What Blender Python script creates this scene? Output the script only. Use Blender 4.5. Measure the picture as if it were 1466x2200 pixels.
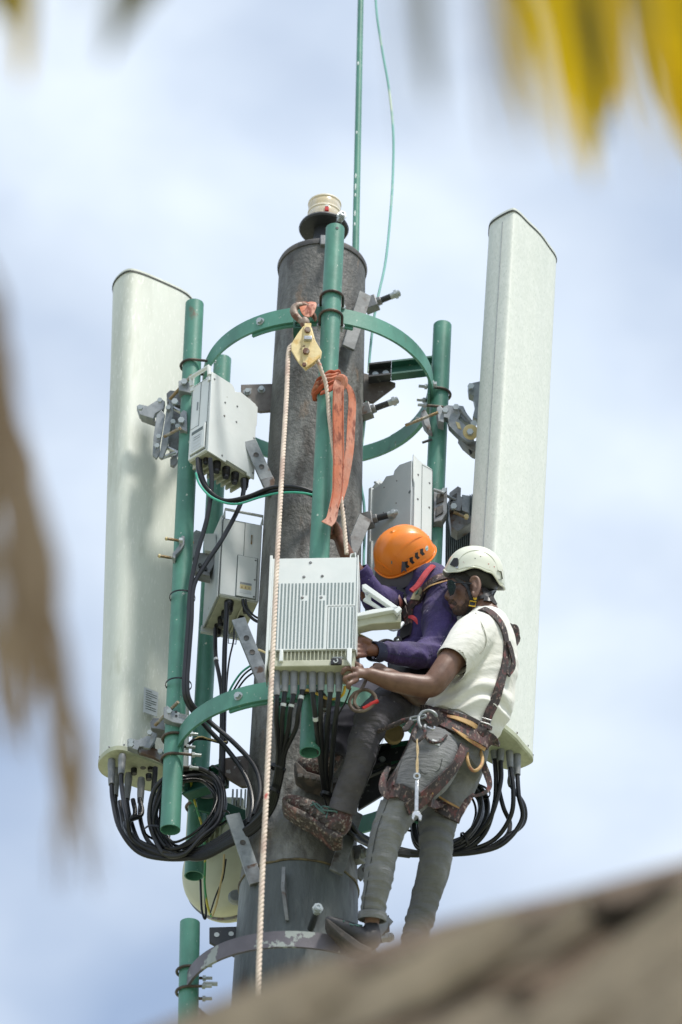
import bpy, bmesh, math, random
from mathutils import Vector, Matrix, noise
from mathutils.bvhtree import BVHTree
random.seed(7)
for o in list(bpy.data.objects): bpy.data.objects.remove(o)
scene = bpy.context.scene
C = scene.collection
V = Vector
R = math.radians

# ------------------------------------------------------------------ camera
FPX, PITCH, ROLL = 8000.0, R(37.0), R(1.85)
CAM = V((0.107, -11.4, 1.6))
Fw = V((0, math.cos(PITCH), math.sin(PITCH)))
U0 = V((0, -math.sin(PITCH), math.cos(PITCH)))
R0 = V((1, 0, 0))
Rt = R0*math.cos(ROLL) + U0*math.sin(ROLL)
Up = U0*math.cos(ROLL) - R0*math.sin(ROLL)
cam_d = bpy.data.cameras.new('camera'); cam = bpy.data.objects.new('camera', cam_d); C.objects.link(cam)
m3 = Matrix((Rt, Up, -Fw)).transposed()
cam.matrix_world = Matrix.Translation(CAM) @ m3.to_4x4()
cam_d.sensor_fit = 'VERTICAL'; cam_d.sensor_height = 36; cam_d.sensor_width = 24
cam_d.lens = FPX/2200*36
cam_d.clip_start = 0.05; cam_d.clip_end = 5000
cam_d.dof.use_dof = True; cam_d.dof.focus_distance = 13.75; cam_d.dof.aperture_fstop = 2.8
scene.camera = cam
scene.render.engine = 'CYCLES'

# ------------------------------------------------------------------ light
SUN_EL, SUN_AZ = R(62), R(140)      # azimuth clockwise from +Y
world = bpy.data.worlds.new('World'); scene.world = world; world.use_nodes = True
nt = world.node_tree; nt.nodes.clear()
def wn(t, **k):
    n = nt.nodes.new(t)
    for a, b in k.items(): setattr(n, a, b)
    return n
sky = wn('ShaderNodeTexSky', sky_type='NISHITA', sun_disc=False, sun_elevation=SUN_EL, sun_rotation=SUN_AZ)
sky.air_density = 1.0; sky.dust_density = 1.5
tc = wn('ShaderNodeTexCoord')
mp = wn('ShaderNodeMapping'); mp.inputs['Scale'].default_value = (-1, 1, 1.6); mp.inputs['Location'].default_value = (9.4, 0.3, 2.7); mp.inputs['Rotation'].default_value = (0.25, 0.5, 0.3)
nt.links.new(tc.outputs['Generated'], mp.inputs[0])
n1 = wn('ShaderNodeTexNoise'); n1.inputs['Scale'].default_value = 5.2; n1.inputs['Detail'].default_value = 3.5; n1.inputs['Roughness'].default_value = 0.45; n1.inputs['Distortion'].default_value = 0.3
nt.links.new(mp.outputs[0], n1.inputs['Vector'])
rp = wn('ShaderNodeValToRGB'); rp.color_ramp.elements[0].position = 0.30; rp.color_ramp.elements[0].color = (0.25,)*3+(1,)
rp.color_ramp.elements[1].position = 0.62; rp.color_ramp.elements[1].color = (1.0,)*3+(1,)
nt.links.new(n1.outputs['Fac'], rp.inputs[0])
n2 = wn('ShaderNodeTexNoise'); n2.inputs['Scale'].default_value = 14; n2.inputs['Detail'].default_value = 4
nt.links.new(mp.outputs[0], n2.inputs['Vector'])
cr = wn('ShaderNodeValToRGB'); cr.color_ramp.elements[0].position = 0.35; cr.color_ramp.elements[0].color = (4.15, 4.75, 5.6, 1)
cr.color_ramp.elements[1].position = 0.7; cr.color_ramp.elements[1].color = (5.1, 5.65, 6.3, 1)
nt.links.new(n2.outputs['Fac'], cr.inputs[0])
mx = wn('ShaderNodeMix', data_type='RGBA')
nt.links.new(rp.outputs[0], mx.inputs[0]); nt.links.new(sky.outputs[0], mx.inputs[6]); nt.links.new(cr.outputs[0], mx.inputs[7])
bg = wn('ShaderNodeBackground'); bg.inputs['Strength'].default_value = 0.1
nt.links.new(mx.outputs[2], bg.inputs[0])
wo = wn('ShaderNodeOutputWorld'); nt.links.new(bg.outputs[0], wo.inputs[0])
sd = bpy.data.lights.new('sun', 'SUN'); sun = bpy.data.objects.new('sun', sd); C.objects.link(sun)
sd.energy = 2.25; sd.angle = R(8); sd.color = (1.0, 0.95, 0.87)
sdir = V((math.sin(SUN_AZ)*math.cos(SUN_EL), math.cos(SUN_AZ)*math.cos(SUN_EL), math.sin(SUN_EL)))
sun.rotation_euler = sdir.to_track_quat('Z', 'Y').to_euler(); sun.location = (0, -10, 40)
scene.view_settings.view_transform = 'Standard'; scene.view_settings.look = 'None'
scene.view_settings.exposure = 0.9; scene.view_settings.gamma = 1; scene.view_settings.use_curve_mapping = False

# ------------------------------------------------------------------ helpers
def ray(px, py): return Fw*FPX + Rt*(px-733) - Up*(py-1100)
def P(px, py, Y):
    d = ray(px, py); t = (Y-CAM.y)/d.y
    return CAM + d*t
def PZ(px, py, z):
    d = ray(px, py); t = (z-CAM.z)/d.z
    return CAM + d*t
def PD(px, py, dist):
    d = ray(px, py); return CAM + d*(dist/FPX)
def SC(p): return FPX/((p-CAM).dot(Fw))          # pixels per metre at a point
def proj(p):
    v = p-CAM; d = v.dot(Fw); return 733+v.dot(Rt)/d*FPX, 1100-v.dot(Up)/d*FPX
def lerp(a, b, t): return a+(b-a)*t

def cr_spline(pts, n=6, closed=False):
    """Catmull-Rom through points (any Vector or tuple length)"""
    pts = [V(p) for p in pts]; out = []; N = len(pts)
    rng = N if closed else N-1
    for i in range(rng):
        p0 = pts[(i-1) % N] if (closed or i > 0) else pts[0]*2-pts[1]
        p1 = pts[i]; p2 = pts[(i+1) % N]
        p3 = pts[(i+2) % N] if (closed or i+2 < N) else p2*2-p1
        for k in range(n):
            t = k/n
            out.append(0.5*((2*p1)+(-p0+p2)*t+(2*p0-5*p1+4*p2-p3)*t*t+(-p0+3*p1-3*p2+p3)*t**3))
    if not closed: out.append(pts[-1])
    return out
def interp_list(vals, n):
    N = len(vals); out = []
    for i in range(n):
        u = i/(n-1)*(N-1) if n > 1 else 0; k = min(int(u), N-2); out.append(lerp(vals[k], vals[k+1], u-k))
    return out

class MB:
    def __init__(s): s.v = []; s.f = []
    def add(s, vs, fs):
        o = len(s.v); s.v += [V(v) for v in vs]; s.f += [tuple(i+o for i in f) for f in fs]; return s
    def box(s, c, dims, ax=None):
        ax = ax or (V((1,0,0)), V((0,1,0)), V((0,0,1)))
        vs = []
        for i in (-1, 1):
            for j in (-1, 1):
                for k in (-1, 1): vs.append(V(c)+ax[0]*(i*dims[0]/2)+ax[1]*(j*dims[1]/2)+ax[2]*(k*dims[2]/2))
        return s.add(vs, [(0,1,3,2),(4,6,7,5),(0,4,5,1),(2,3,7,6),(0,2,6,4),(1,5,7,3)])
    def prism(s, poly, vec, poly2=None):
        n = len(poly); a = [V(p) for p in poly]; b = [V(p)+V(vec) for p in (poly2 or poly)]
        return s.add(a+b, [tuple(range(n)), tuple(range(2*n-1, n-1, -1))]+[(i, i+n, (i+1) % n+n, (i+1) % n) for i in range(n)])
    def tube(s, path, r, seg=10, cap=True, closed=False, ref=None, twist=0, ry=None):
        path = [V(p) for p in path]; n = len(path)
        rs = r if isinstance(r, (list, tuple)) else [r]*n
        if len(rs) != n: rs = interp_list(list(rs), n)
        rys = None
        if ry is not None:
            rys = ry if isinstance(ry, (list, tuple)) else [ry]*n
            if len(rys) != n: rys = interp_list(list(rys), n)
        T = []
        for i in range(n):
            a = path[(i-1) % n] if (closed or i > 0) else path[0]
            b = path[(i+1) % n] if (closed or i < n-1) else path[-1]
            t = (b-a); T.append(t.normalized() if t.length > 1e-9 else V((0,0,1)))
        u = V(ref) if ref else (V((1,0,0)) if abs(T[0].x) < .8 else V((0,0,1)))
        u = (u - T[0]*u.dot(T[0])).normalized(); vs = []
        for i in range(n):
            u = u - T[i]*u.dot(T[i])
            u = u.normalized() if u.length > 1e-6 else T[i].orthogonal().normalized()
            w = T[i].cross(u)
            for k in range(seg):
                a = 2*math.pi*k/seg + twist*i
                vs.append(path[i]+u*(math.cos(a)*rs[i])+w*(math.sin(a)*(rys[i] if rys else rs[i])))
        fs = []
        for i in range(n if closed else n-1):
            j = (i+1) % n
            for k in range(seg):
                l = (k+1) % seg; fs.append((i*seg+k, i*seg+l, j*seg+l, j*seg+k))
        if cap and not closed: fs += [tuple(range(seg-1, -1, -1)), tuple((n-1)*seg+k for k in range(seg))]
        return s.add(vs, fs)
    def lathe(s, prof, o=(0,0,0), ax=(0,0,1), seg=32, a0=0, a1=None):
        ax = V(ax).normalized(); u = ax.orthogonal().normalized(); w = ax.cross(u); o = V(o)
        if abs(ax.z) > .999: u = V((1,0,0)); w = V((0,1,0))*(1 if ax.z > 0 else -1)
        vs = []; full = a1 is None; ns = seg if full else seg+1
        for (r, h) in prof:
            for k in range(ns):
                a = a0+(2*math.pi if full else (a1-a0))*k/seg
                vs.append(o+ax*h+u*(math.cos(a)*r)+w*(math.sin(a)*r))
        fs = []
        for i in range(len(prof)-1):
            for k in range(seg):
                l = (k+1) % ns; fs.append((i*ns+k, i*ns+l, (i+1)*ns+l, (i+1)*ns+k))
        return s.add(vs, fs)
    def cyl(s, a, b, r, seg=12): return s.tube([a, b], r, seg)
    def ball(s, c, r, seg=16, rings=10, ax=None):
        r = V((r, r, r)) if not hasattr(r, '__len__') else V(r); c = V(c)
        ax = ax or (V((1,0,0)), V((0,1,0)), V((0,0,1))); vs = []; fs = []
        for i in range(rings+1):
            th = math.pi*i/rings
            for k in range(seg):
                a = 2*math.pi*k/seg
                vs.append(c+ax[0]*(r.x*math.sin(th)*math.cos(a))+ax[1]*(r.y*math.sin(th)*math.sin(a))+ax[2]*(r.z*math.cos(th)))
        for i in range(rings):
            for k in range(seg):
                l = (k+1) % seg; fs.append((i*seg+k, (i+1)*seg+k, (i+1)*seg+l, i*seg+l))
        return s.add(vs, fs)
    def ribbon(s, pts, width, th, nrm):
        """flat strap through pts; nrm: list of normals or one normal; centred"""
        pts = [V(p) for p in pts]; n = len(pts)
        ws = width if isinstance(width, (list, tuple)) else [width]*n
        if len(ws) != n: ws = interp_list(list(ws), n)
        ns = nrm if isinstance(nrm, list) else [V(nrm)]*n
        vs = []
        for i in range(n):
            t = (pts[min(i+1, n-1)]-pts[max(i-1, 0)]).normalized()
            nn = ns[i]-t*ns[i].dot(t); nn = nn.normalized() if nn.length > 1e-6 else t.orthogonal().normalized()
            w = t.cross(nn)
            for a, b in ((-1,-1), (1,-1), (1,1), (-1,1)): vs.append(pts[i]+w*(a*ws[i]/2)+nn*(b*th/2))
        fs = [(0,1,2,3), tuple((n-1)*4+k for k in (3,2,1,0))]
        for i in range(n-1):
            for k in range(4):
                l = (k+1) % 4; fs.append((i*4+l, i*4+k, (i+1)*4+k, (i+1)*4+l))
        return s.add(vs, fs)

def wloc(o):
    p = V((0,0,0))
    while o is not None: p += o.location; o = o.parent
    return p
def link_mesh(name, me, mat, parent, smooth=True, sharp=35, bevel=0, loc=None):
    o = bpy.data.objects.new(name, me); C.objects.link(o)
    if mat: me.materials.append(mat)
    if smooth:
        me.polygons.foreach_set('use_smooth', [True]*len(me.polygons)); me.set_sharp_from_angle(angle=R(sharp))
    if parent is not None: o.parent = parent
    if bevel:
        b = o.modifiers.new('bevel', 'BEVEL'); b.width = bevel; b.segments = 2; b.limit_method = 'ANGLE'; b.angle_limit = R(40)
    return o
def obj(name, mb, mat, parent=None, label=None, **k):
    if isinstance(mb, MB):
        if parent is None:
            lo = V([min(v[i] for v in mb.v) for i in range(3)]); hi = V([max(v[i] for v in mb.v) for i in range(3)])
            off = V(((lo.x+hi.x)/2, (lo.y+hi.y)/2, lo.z))
        else: off = wloc(parent)
        me = bpy.data.meshes.new(name); me.from_pydata([v-off for v in mb.v], [], mb.f)
        bm = bmesh.new(); bm.from_mesh(me); bmesh.ops.recalc_face_normals(bm, faces=bm.faces); bm.to_mesh(me); bm.free()
    o = link_mesh(name, me, mat, parent, **k)
    if parent is None: o.location = off
    if label: o['label'] = label
    return o
def tag(o, label=None, cat=None, group=None, kind=None):
    if label: o['label'] = label
    if cat: o['category'] = cat
    if group: o['group'] = group
    if kind: o['kind'] = kind
    return o
def thing(name, label, cat, loc, group=None):
    o = bpy.data.objects.new(name, None); C.objects.link(o); o.location = loc; o.empty_display_size = .1
    return tag(o, label, cat, group)

# ------------------------------------------------------------------ materials
def M(name, col, rough=.55, metal=0, col2=None, s2=6, t2=(.45,.62), spk=None, sspk=45, tspk=(.66,.7), spk2=None, sspk2=30, tspk2=(.66,.7),
      bump=0, sbump=60, dbump=.004, stretch=(1,1,1), var=.12, spec=.5, bstretch=None, detail=5, sheen=0, trans=0, coat=0):
    m = bpy.data.materials.new(name); m.use_nodes = True; t = m.node_tree; t.nodes.clear()
    def n(ty, **k):
        x = t.nodes.new(ty)
        for a, b in k.items(): setattr(x, a, b)
        return x
    L = t.links.new
    out = n('ShaderNodeOutputMaterial'); bs = n('ShaderNodeBsdfPrincipled'); L(bs.outputs[0], out.inputs[0])
    bs.inputs['Roughness'].default_value = rough; bs.inputs['Metallic'].default_value = metal
    bs.inputs['Specular IOR Level'].default_value = spec
    if sheen: bs.inputs['Sheen Weight'].default_value = sheen
    if trans: bs.inputs['Transmission Weight'].default_value = trans
    if coat: bs.inputs['Coat Weight'].default_value = coat
    co = n('ShaderNodeTexCoord'); mpn = n('ShaderNodeMapping'); L(co.outputs['Object'], mpn.inputs[0]); mpn.inputs['Scale'].default_value = stretch
    def nz(sc, det=detail, src=None):
        x = n('ShaderNodeTexNoise'); x.inputs['Scale'].default_value = sc; x.inputs['Detail'].default_value = det; x.inputs['Roughness'].default_value = .6
        L((src or mpn).outputs[0], x.inputs['Vector']); return x
    def ramp(src, a, b):
        r = n('ShaderNodeMapRange'); r.inputs['From Min'].default_value = a; r.inputs['From Max'].default_value = b; r.interpolation_type = 'SMOOTHSTEP'
        L(src.outputs['Fac'] if 'Fac' in src.outputs else src.outputs[0], r.inputs[0]); return r
    def mix(f, a, b):
        x = n('ShaderNodeMix', data_type='RGBA')
        L(f.outputs[0], x.inputs[0])
        for s, i in ((a, 6), (b, 7)):
            if isinstance(s, tuple): x.inputs[i].default_value = s[:3]+(1,)
            else: L(s, x.inputs[i])
        return x.outputs[2]
    c = tuple(col)
    if col2: c = mix(ramp(nz(s2), *t2), c, tuple(col2))
    if var:
        v = n('ShaderNodeMapRange'); v.inputs['From Min'].default_value = .3; v.inputs['From Max'].default_value = .7
        v.inputs['To Min'].default_value = 1-var; v.inputs['To Max'].default_value = 1+var
        L(nz(s2*2.3+1).outputs['Fac'], v.inputs[0])
        x = n('ShaderNodeVectorMath', operation='SCALE')
        if isinstance(c, tuple): x.inputs[0].default_value = c[:3]
        else: L(c, x.inputs[0])
        L(v.outputs[0], x.inputs['Scale']); c = x.outputs[0]
    if spk: c = mix(ramp(nz(sspk, 3), *tspk), c, tuple(spk))
    if spk2: c = mix(ramp(nz(sspk2, 4), *tspk2), c, tuple(spk2))
    if isinstance(c, tuple): bs.inputs['Base Color'].default_value = c[:3]+(1,)
    else: L(c, bs.inputs['Base Color'])
    if bump:
        src = mpn
        if bstretch:
            src = n('ShaderNodeMapping'); L(co.outputs['Object'], src.inputs[0]); src.inputs['Scale'].default_value = bstretch
        b = n('ShaderNodeBump'); b.inputs['Strength'].default_value = bump; b.inputs['Distance'].default_value = dbump
        L(nz(sbump, 4, src).outputs['Fac'], b.inputs['Height']); L(b.outputs[0], bs.inputs['Normal'])
    return m
GREEN  = M('green_paint', (.085,.255,.195), .45, col2=(.065,.20,.155), s2=4, spk=(.42,.50,.44), sspk=75, tspk=(.67,.72), spk2=(.13,.12,.085), sspk2=11, tspk2=(.67,.76), bump=.3, sbump=70, dbump=.002, var=.16, stretch=(1,1,.6))
GREEND = M('green_dark_paint', (.022,.10,.072), .5, col2=(.03,.13,.095), s2=6, spk=(.3,.36,.3), sspk=60, tspk=(.70,.73), bump=.15)
POLE   = M('pole_coating', (.092,.092,.088), .62, col2=(.20,.205,.20), s2=4.2, t2=(.45,.68), spk=(.05,.045,.04), sspk=8, tspk=(.53,.70), spk2=(.17,.125,.09), sspk2=7, tspk2=(.60,.74), bump=1.0, sbump=55, dbump=.007, stretch=(1.3,1.3,.5), var=.35, bstretch=(1,1,.8))
POLE2  = M('pole_blue_grey', (.075,.088,.09), .55, col2=(.18,.20,.197), s2=5, t2=(.46,.70), spk=(.05,.045,.04), sspk=7, tspk=(.56,.74), spk2=(.15,.11,.085), sspk2=9, tspk2=(.60,.78), bump=.8, sbump=45, dbump=.006, stretch=(1.2,1.2,.35), var=.3)
RIMM   = M('rim_dark', (.05,.05,.052), .6, col2=(.10,.09,.08), s2=9, bump=.4)
BLACKP = M('black_paint', (.025,.028,.033), .45, spk=(.16,.17,.17), sspk=40, tspk=(.62,.7), spk2=(.22,.14,.08), sspk2=25, tspk2=(.7,.75), bump=.3)
PURPLE = M('worn_purple_paint', (.115,.105,.125), .5, col2=(.3,.33,.32), s2=9, t2=(.56,.585), spk=(.5,.5,.48), sspk=50, tspk=(.7,.73), bump=.2)
GALV   = M('galvanised_steel', (.27,.295,.31), .5, .35, col2=(.20,.22,.235), s2=25, t2=(.4,.65), spk=(.13,.10,.08), sspk=14, tspk=(.66,.76), bump=.15, sbump=120, dbump=.001)
GALVD  = M('weathered_galvanised', (.24,.25,.26), .5, .4, col2=(.15,.15,.15), s2=12, t2=(.4,.65), spk=(.11,.07,.05), sspk=16, tspk=(.56,.68), bump=.3)
GUSS   = M('rusty_plate', (.16,.145,.135), .6, .1, col2=(.10,.08,.07), s2=12, t2=(.4,.6), spk=(.36,.37,.38), sspk=18, tspk=(.62,.68), bump=.4)
BOLTM  = M('zinc_bolt', (.42,.46,.47), .4, .5, bump=.2)
BRASS  = M('threaded_rod', (.33,.23,.12), .45, .6, col2=(.4,.38,.33), s2=30, bump=.9, sbump=10, bstretch=(60,60,60))
DARKB  = M('dark_u_bolt', (.055,.048,.042), .4, .4, col2=(.12,.09,.07), s2=20)
RUBBER = M('black_cable', (.008,.009,.012), .33, spec=.4, var=.1)
RUBBER2= M('grey_black_cable', (.014,.015,.018), .3, spec=.5, var=.1)
RUBGR  = M('grey_boot', (.19,.2,.215), .5, col2=(.24,.25,.26), s2=20, bump=.2, sbump=50)
CABG   = M('teal_wire', (.06,.42,.30), .4)
CABGP  = M('pale_teal_wire', (.17,.42,.38), .5, col2=(.5,.6,.5), s2=2.2, t2=(.5,.6))
CABY   = M('yellow_wire', (.7,.46,.03), .4, var=.06)
CABC   = M('cream_wire', (.62,.5,.24), .45)
CABGY  = M('green_yellow_wire', (.08,.35,.13), .4, col2=(.55,.5,.06), s2=14, t2=(.48,.52))
ANT    = M('fibreglass_radome', (.655,.69,.64), .5, col2=(.71,.74,.695), s2=60, t2=(.40,.64), spk=(.57,.615,.565), sspk=140, tspk=(.54,.68), spk2=(.56,.60,.54), sspk2=2.2, tspk2=(.5,.85), bump=.3, sbump=120, dbump=.0015, stretch=(1,1,.5), var=.04)
ANT2   = M('fibreglass_radome_dirty', (.63,.665,.60), .5, col2=(.52,.55,.475), s2=3.6, t2=(.48,.68), spk=(.70,.725,.67), sspk=120, tspk=(.56,.66), spk2=(.47,.49,.41), sspk2=9, tspk2=(.58,.78), bump=.25, sbump=110, dbump=.0015, stretch=(1.2,1.2,.22), var=.06)
ANTB   = M('antenna_end_cap', (.42,.45,.33), .6, col2=(.36,.38,.27), s2=15, bump=.1)  # olive ground bounce from below is put into the bottom cap colour
SEAL   = M('dark_seal', (.02,.025,.022), .6)
WHITE  = M('white_enclosure', (.68,.72,.725), .42, col2=(.72,.75,.75), s2=5, var=.03, spk=(.5,.52,.5), sspk=24, tspk=(.72,.76), bump=.06)
WHITE2 = M('grey_white_enclosure', (.50,.54,.56), .45, col2=(.55,.58,.59), s2=5, var=.03, spk=(.36,.38,.36), sspk=22, tspk=(.72,.76), bump=.06)
WHITEB = M('bounce_tinted_enclosure', (.46,.47,.37), .55, col2=(.40,.41,.31), s2=15, var=.06)  # white enclosure with the olive ground bounce on undersides painted into its colour
SEAM   = M('panel_seam', (.12,.15,.16), .6, var=0)
SLOT   = M('vent_slot', (.15,.21,.23), .6, var=0)
PLATE  = M('rating_label', (.56,.60,.62), .4, var=.02)
INK    = M('label_ink', (.22,.25,.27), .5, var=0)
GOLD   = M('amber_label', (.62,.52,.28), .5, var=.05)
ROPEM  = M('rope_fibre', (.66,.56,.47), .85, col2=(.60,.49,.42), s2=10, spk=(.5,.10,.09), sspk=7, tspk=(.67,.72), spk2=(.5,.38,.32), sspk2=3.4, tspk2=(.55,.65), bump=.7, sbump=220, dbump=.002)
SLING  = M('orange_webbing', (.52,.165,.085), .8, col2=(.52,.27,.20), s2=9, t2=(.4,.62), spk=(.22,.06,.035), sspk=38, tspk=(.50,.66), spk2=(.05,.11,.08), sspk2=16, tspk2=(.69,.71), bump=.8, sbump=90, dbump=.003, stretch=(1,1,.35))
SLINGD = M('dark_orange_webbing', (.42,.09,.035), .75, col2=(.3,.06,.03), s2=14, bump=.5, sbump=120)
BRASSY = M('pulley_paint', (.70,.57,.30), .5, col2=(.62,.42,.14), s2=18, t2=(.5,.65), spk=(.14,.07,.03), sspk=26, tspk=(.63,.7), bump=.3)
RUST   = M('rusty_hook', (.15,.075,.05), .6, .3, col2=(.3,.24,.2), s2=22, t2=(.5,.6), spk=(.55,.42,.1), sspk=30, tspk=(.68,.72), bump=.5)
LENS   = M('beacon_lens', (.72,.62,.42), .25, col2=(.78,.74,.66), s2=8, var=.05, trans=.25)
LENSR  = M('beacon_ring', (.80,.74,.62), .3, var=.05)
AMBER  = M('beacon_amber', (.75,.42,.06), .4)
REDB   = M('red_plastic', (.5,.02,.02), .4)
SKIN   = M('skin_brown', (.165,.088,.060), .48, col2=(.125,.064,.044), s2=16, t2=(.42,.66), bump=.3, sbump=170, dbump=.001, var=.12)
SKINO  = M('skin_warm_brown', (.13,.052,.032), .52, col2=(.19,.085,.055), s2=16, t2=(.42,.6), bump=.3, sbump=120, dbump=.0015, var=.12)
HAIR   = M('black_hair', (.012,.010,.010), .7, bump=.8, sbump=200, dbump=.003)
BEARD  = M('beard_stubble', (.05,.03,.024), .8, col2=(.095,.055,.040), s2=70, bump=.5, sbump=250, dbump=.001)
LIP    = M('lips', (.20,.085,.07), .5)
POLO   = M('cream_polo', (.70,.70,.655), .85, col2=(.66,.66,.605), s2=7, bump=.5, sbump=1.0, bstretch=(9,9,26), dbump=.012, var=.03, sheen=.1)
JEANS  = M('grey_jeans', (.135,.14,.147), .85, col2=(.225,.23,.235), s2=7, t2=(.36,.74), bump=.75, sbump=1.0, bstretch=(13,13,62), dbump=.012, var=.10, stretch=(1,1,.5))
PURP   = M('purple_jacket', (.040,.022,.118), .75, col2=(.026,.016,.075), s2=7, spk=(.4,.38,.42), sspk=75, tspk=(.70,.74), bump=.75, sbump=1.0, bstretch=(26,14,16), dbump=.014, var=.15, sheen=.08)
CUFFM  = M('navy_cuff', (.03,.035,.075), .8, spk=(.5,.5,.5), sspk=60, tspk=(.70,.72))
TROU   = M('charcoal_trousers', (.075,.072,.085), .8, col2=(.105,.10,.115), s2=6, t2=(.4,.7), spk=(.3,.3,.3), sspk=60, tspk=(.735,.75), bump=.7, sbump=1.0, bstretch=(12,12,44), dbump=.014, var=.15)
TROUN  = M('navy_trousers', (.03,.031,.05), .8, col2=(.022,.023,.04), s2=6, bump=.3, sbump=200, dbump=.001)
HARN   = M('paint_spattered_harness', (.035,.028,.029), .75, col2=(.085,.045,.045), s2=17, t2=(.5,.6), spk=(.36,.28,.24), sspk=95, tspk=(.55,.72), spk2=(.15,.05,.05), sspk2=60, tspk2=(.54,.68), bump=.7, sbump=150, dbump=.002, stretch=(1,1,.6))
TAN    = M('tan_piping', (.46,.29,.12), .7, col2=(.36,.16,.09), s2=22, t2=(.5,.62), bump=.3)
OLIVE  = M('olive_pad', (.27,.24,.14), .7, col2=(.2,.18,.11), s2=18)
BOOT   = M('paint_spattered_boot', (.055,.042,.038), .65, col2=(.10,.045,.042), s2=17, t2=(.5,.62), spk=(.36,.33,.29), sspk=85, tspk=(.52,.68), spk2=(.20,.11,.09), sspk2=40, tspk2=(.54,.68), bump=.9, sbump=90, dbump=.005)
SHOE   = M('black_shoe', (.022,.022,.026), .5, col2=(.035,.034,.04), s2=15, bump=.2)
SOLE   = M('shoe_sole', (.05,.045,.042), .8, col2=(.10,.08,.07), s2=20, bump=.5)
ORANGE = M('orange_shell', (.86,.235,.018), .33, col2=(.84,.22,.018), s2=6, spk=(.45,.13,.05), sspk=70, tspk=(.735,.75), spk2=(.2,.22,.08), sspk2=24, tspk2=(.755,.765), var=.03, coat=.15)
CREAMH = M('cream_shell', (.68,.70,.60), .33, spk=(.35,.08,.06), sspk=80, tspk=(.715,.725), spk2=(.10,.12,.10), sspk2=70, tspk2=(.735,.745), var=.03, coat=.15)
GREYF  = M('grey_fabric', (.10,.095,.115), .85, bump=.3, sbump=200, dbump=.001)
BLK    = M('black_plastic', (.014,.014,.016), .4, var=0)
GLASSB = M('dark_lens', (.01,.013,.016), .12, var=0)
YEL    = M('yellow_buckle', (.78,.50,.03), .4, var=0)
REDC   = M('red_scarf', (.40,.028,.04), .8, col2=(.30,.02,.03), s2=14, bump=.6, sbump=60)
STEEL  = M('bright_steel', (.55,.57,.58), .3, .8, col2=(.42,.42,.42), s2=40, bump=.1)
TWINE  = M('twine', (.55,.42,.24), .8, bump=.5, sbump=200)
WOOD   = M('wood_disc', (.36,.27,.13), .7, col2=(.26,.19,.1), s2=12, bump=.4)
DISH   = M('dish_radome', (.56,.57,.43), .5, col2=(.50,.51,.38), s2=3, var=.05)
THATCH = M('dry_thatch', (.30,.235,.165), .9, col2=(.20,.15,.10), s2=1.6, t2=(.4,.6), var=.25)
THATCHD= M('thatch_core', (.10,.072,.048), .95)
SAND   = M('sandy_ground', (.36,.33,.25), .9, col2=(.16,.2,.09), s2=.12, t2=(.42,.6), bump=.3, sbump=3, dbump=.05)
PALMY  = M('yellow_palm_leaf', (.62,.44,.012), .5, col2=(.5,.40,.02), s2=2, var=.15)
PALMG  = M('olive_palm_leaf', (.22,.19,.05), .6, col2=(.12,.13,.03), s2=3)
PALMB  = M('dry_palm_leaf', (.26,.19,.12), .9, col2=(.16,.11,.07), s2=3)

def leafmat(name, col, tr, f=.5, col2=None):
    m = M(name, col, .6, col2=col2, s2=3, var=.15); t = m.node_tree
    bs = [n for n in t.nodes if n.type == 'BSDF_PRINCIPLED'][0]; out = [n for n in t.nodes if n.type == 'OUTPUT_MATERIAL'][0]
    tl = t.nodes.new('ShaderNodeBsdfTranslucent'); tl.inputs[0].default_value = tuple(tr)+(1,); mx_ = t.nodes.new('ShaderNodeMixShader'); mx_.inputs[0].default_value = f
    t.links.new(bs.outputs[0], mx_.inputs[1]); t.links.new(tl.outputs[0], mx_.inputs[2]); t.links.new(mx_.outputs[0], out.inputs[0]); return m
PALMY = leafmat('yellow_palm_leaf', (.80,.63,.008), (.95,.78,.01), .55, (.74,.54,.01))
PALMG = leafmat('olive_palm_leaf', (.20,.18,.04), (.25,.22,.04), .4)
PALMB = leafmat('dry_palm_leaf', (.42,.33,.245), (.35,.26,.18), .3, (.26,.19,.13))
DULL = M('dull_hanger_steel', (.12,.13,.135), .6, col2=(.19,.20,.205), s2=14, spk=(.05,.04,.035), sspk=12, tspk=(.55,.7), bump=.3)
# ------------------------------------------------------------------ ground
g = MB(); N = 24
for i in range(N+1):
    for j in range(N+1):
        x = (i/N*2-1); y = (j/N*2-1)
        x = x*abs(x)*1500; y = y*abs(y)*1500
        g.v.append(V((x, y, 0.15*noise.noise(V((x*.05, y*.05, 0))) if abs(x)+abs(y) > 30 else 0)))
for i in range(N):
    for j in range(N): g.f.append((i*(N+1)+j, (i+1)*(N+1)+j, (i+1)*(N+1)+j+1, i*(N+1)+j+1))
tag(obj('ground', g, SAND), 'sandy ground with patches of grass around the mast', kind='structure')

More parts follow.
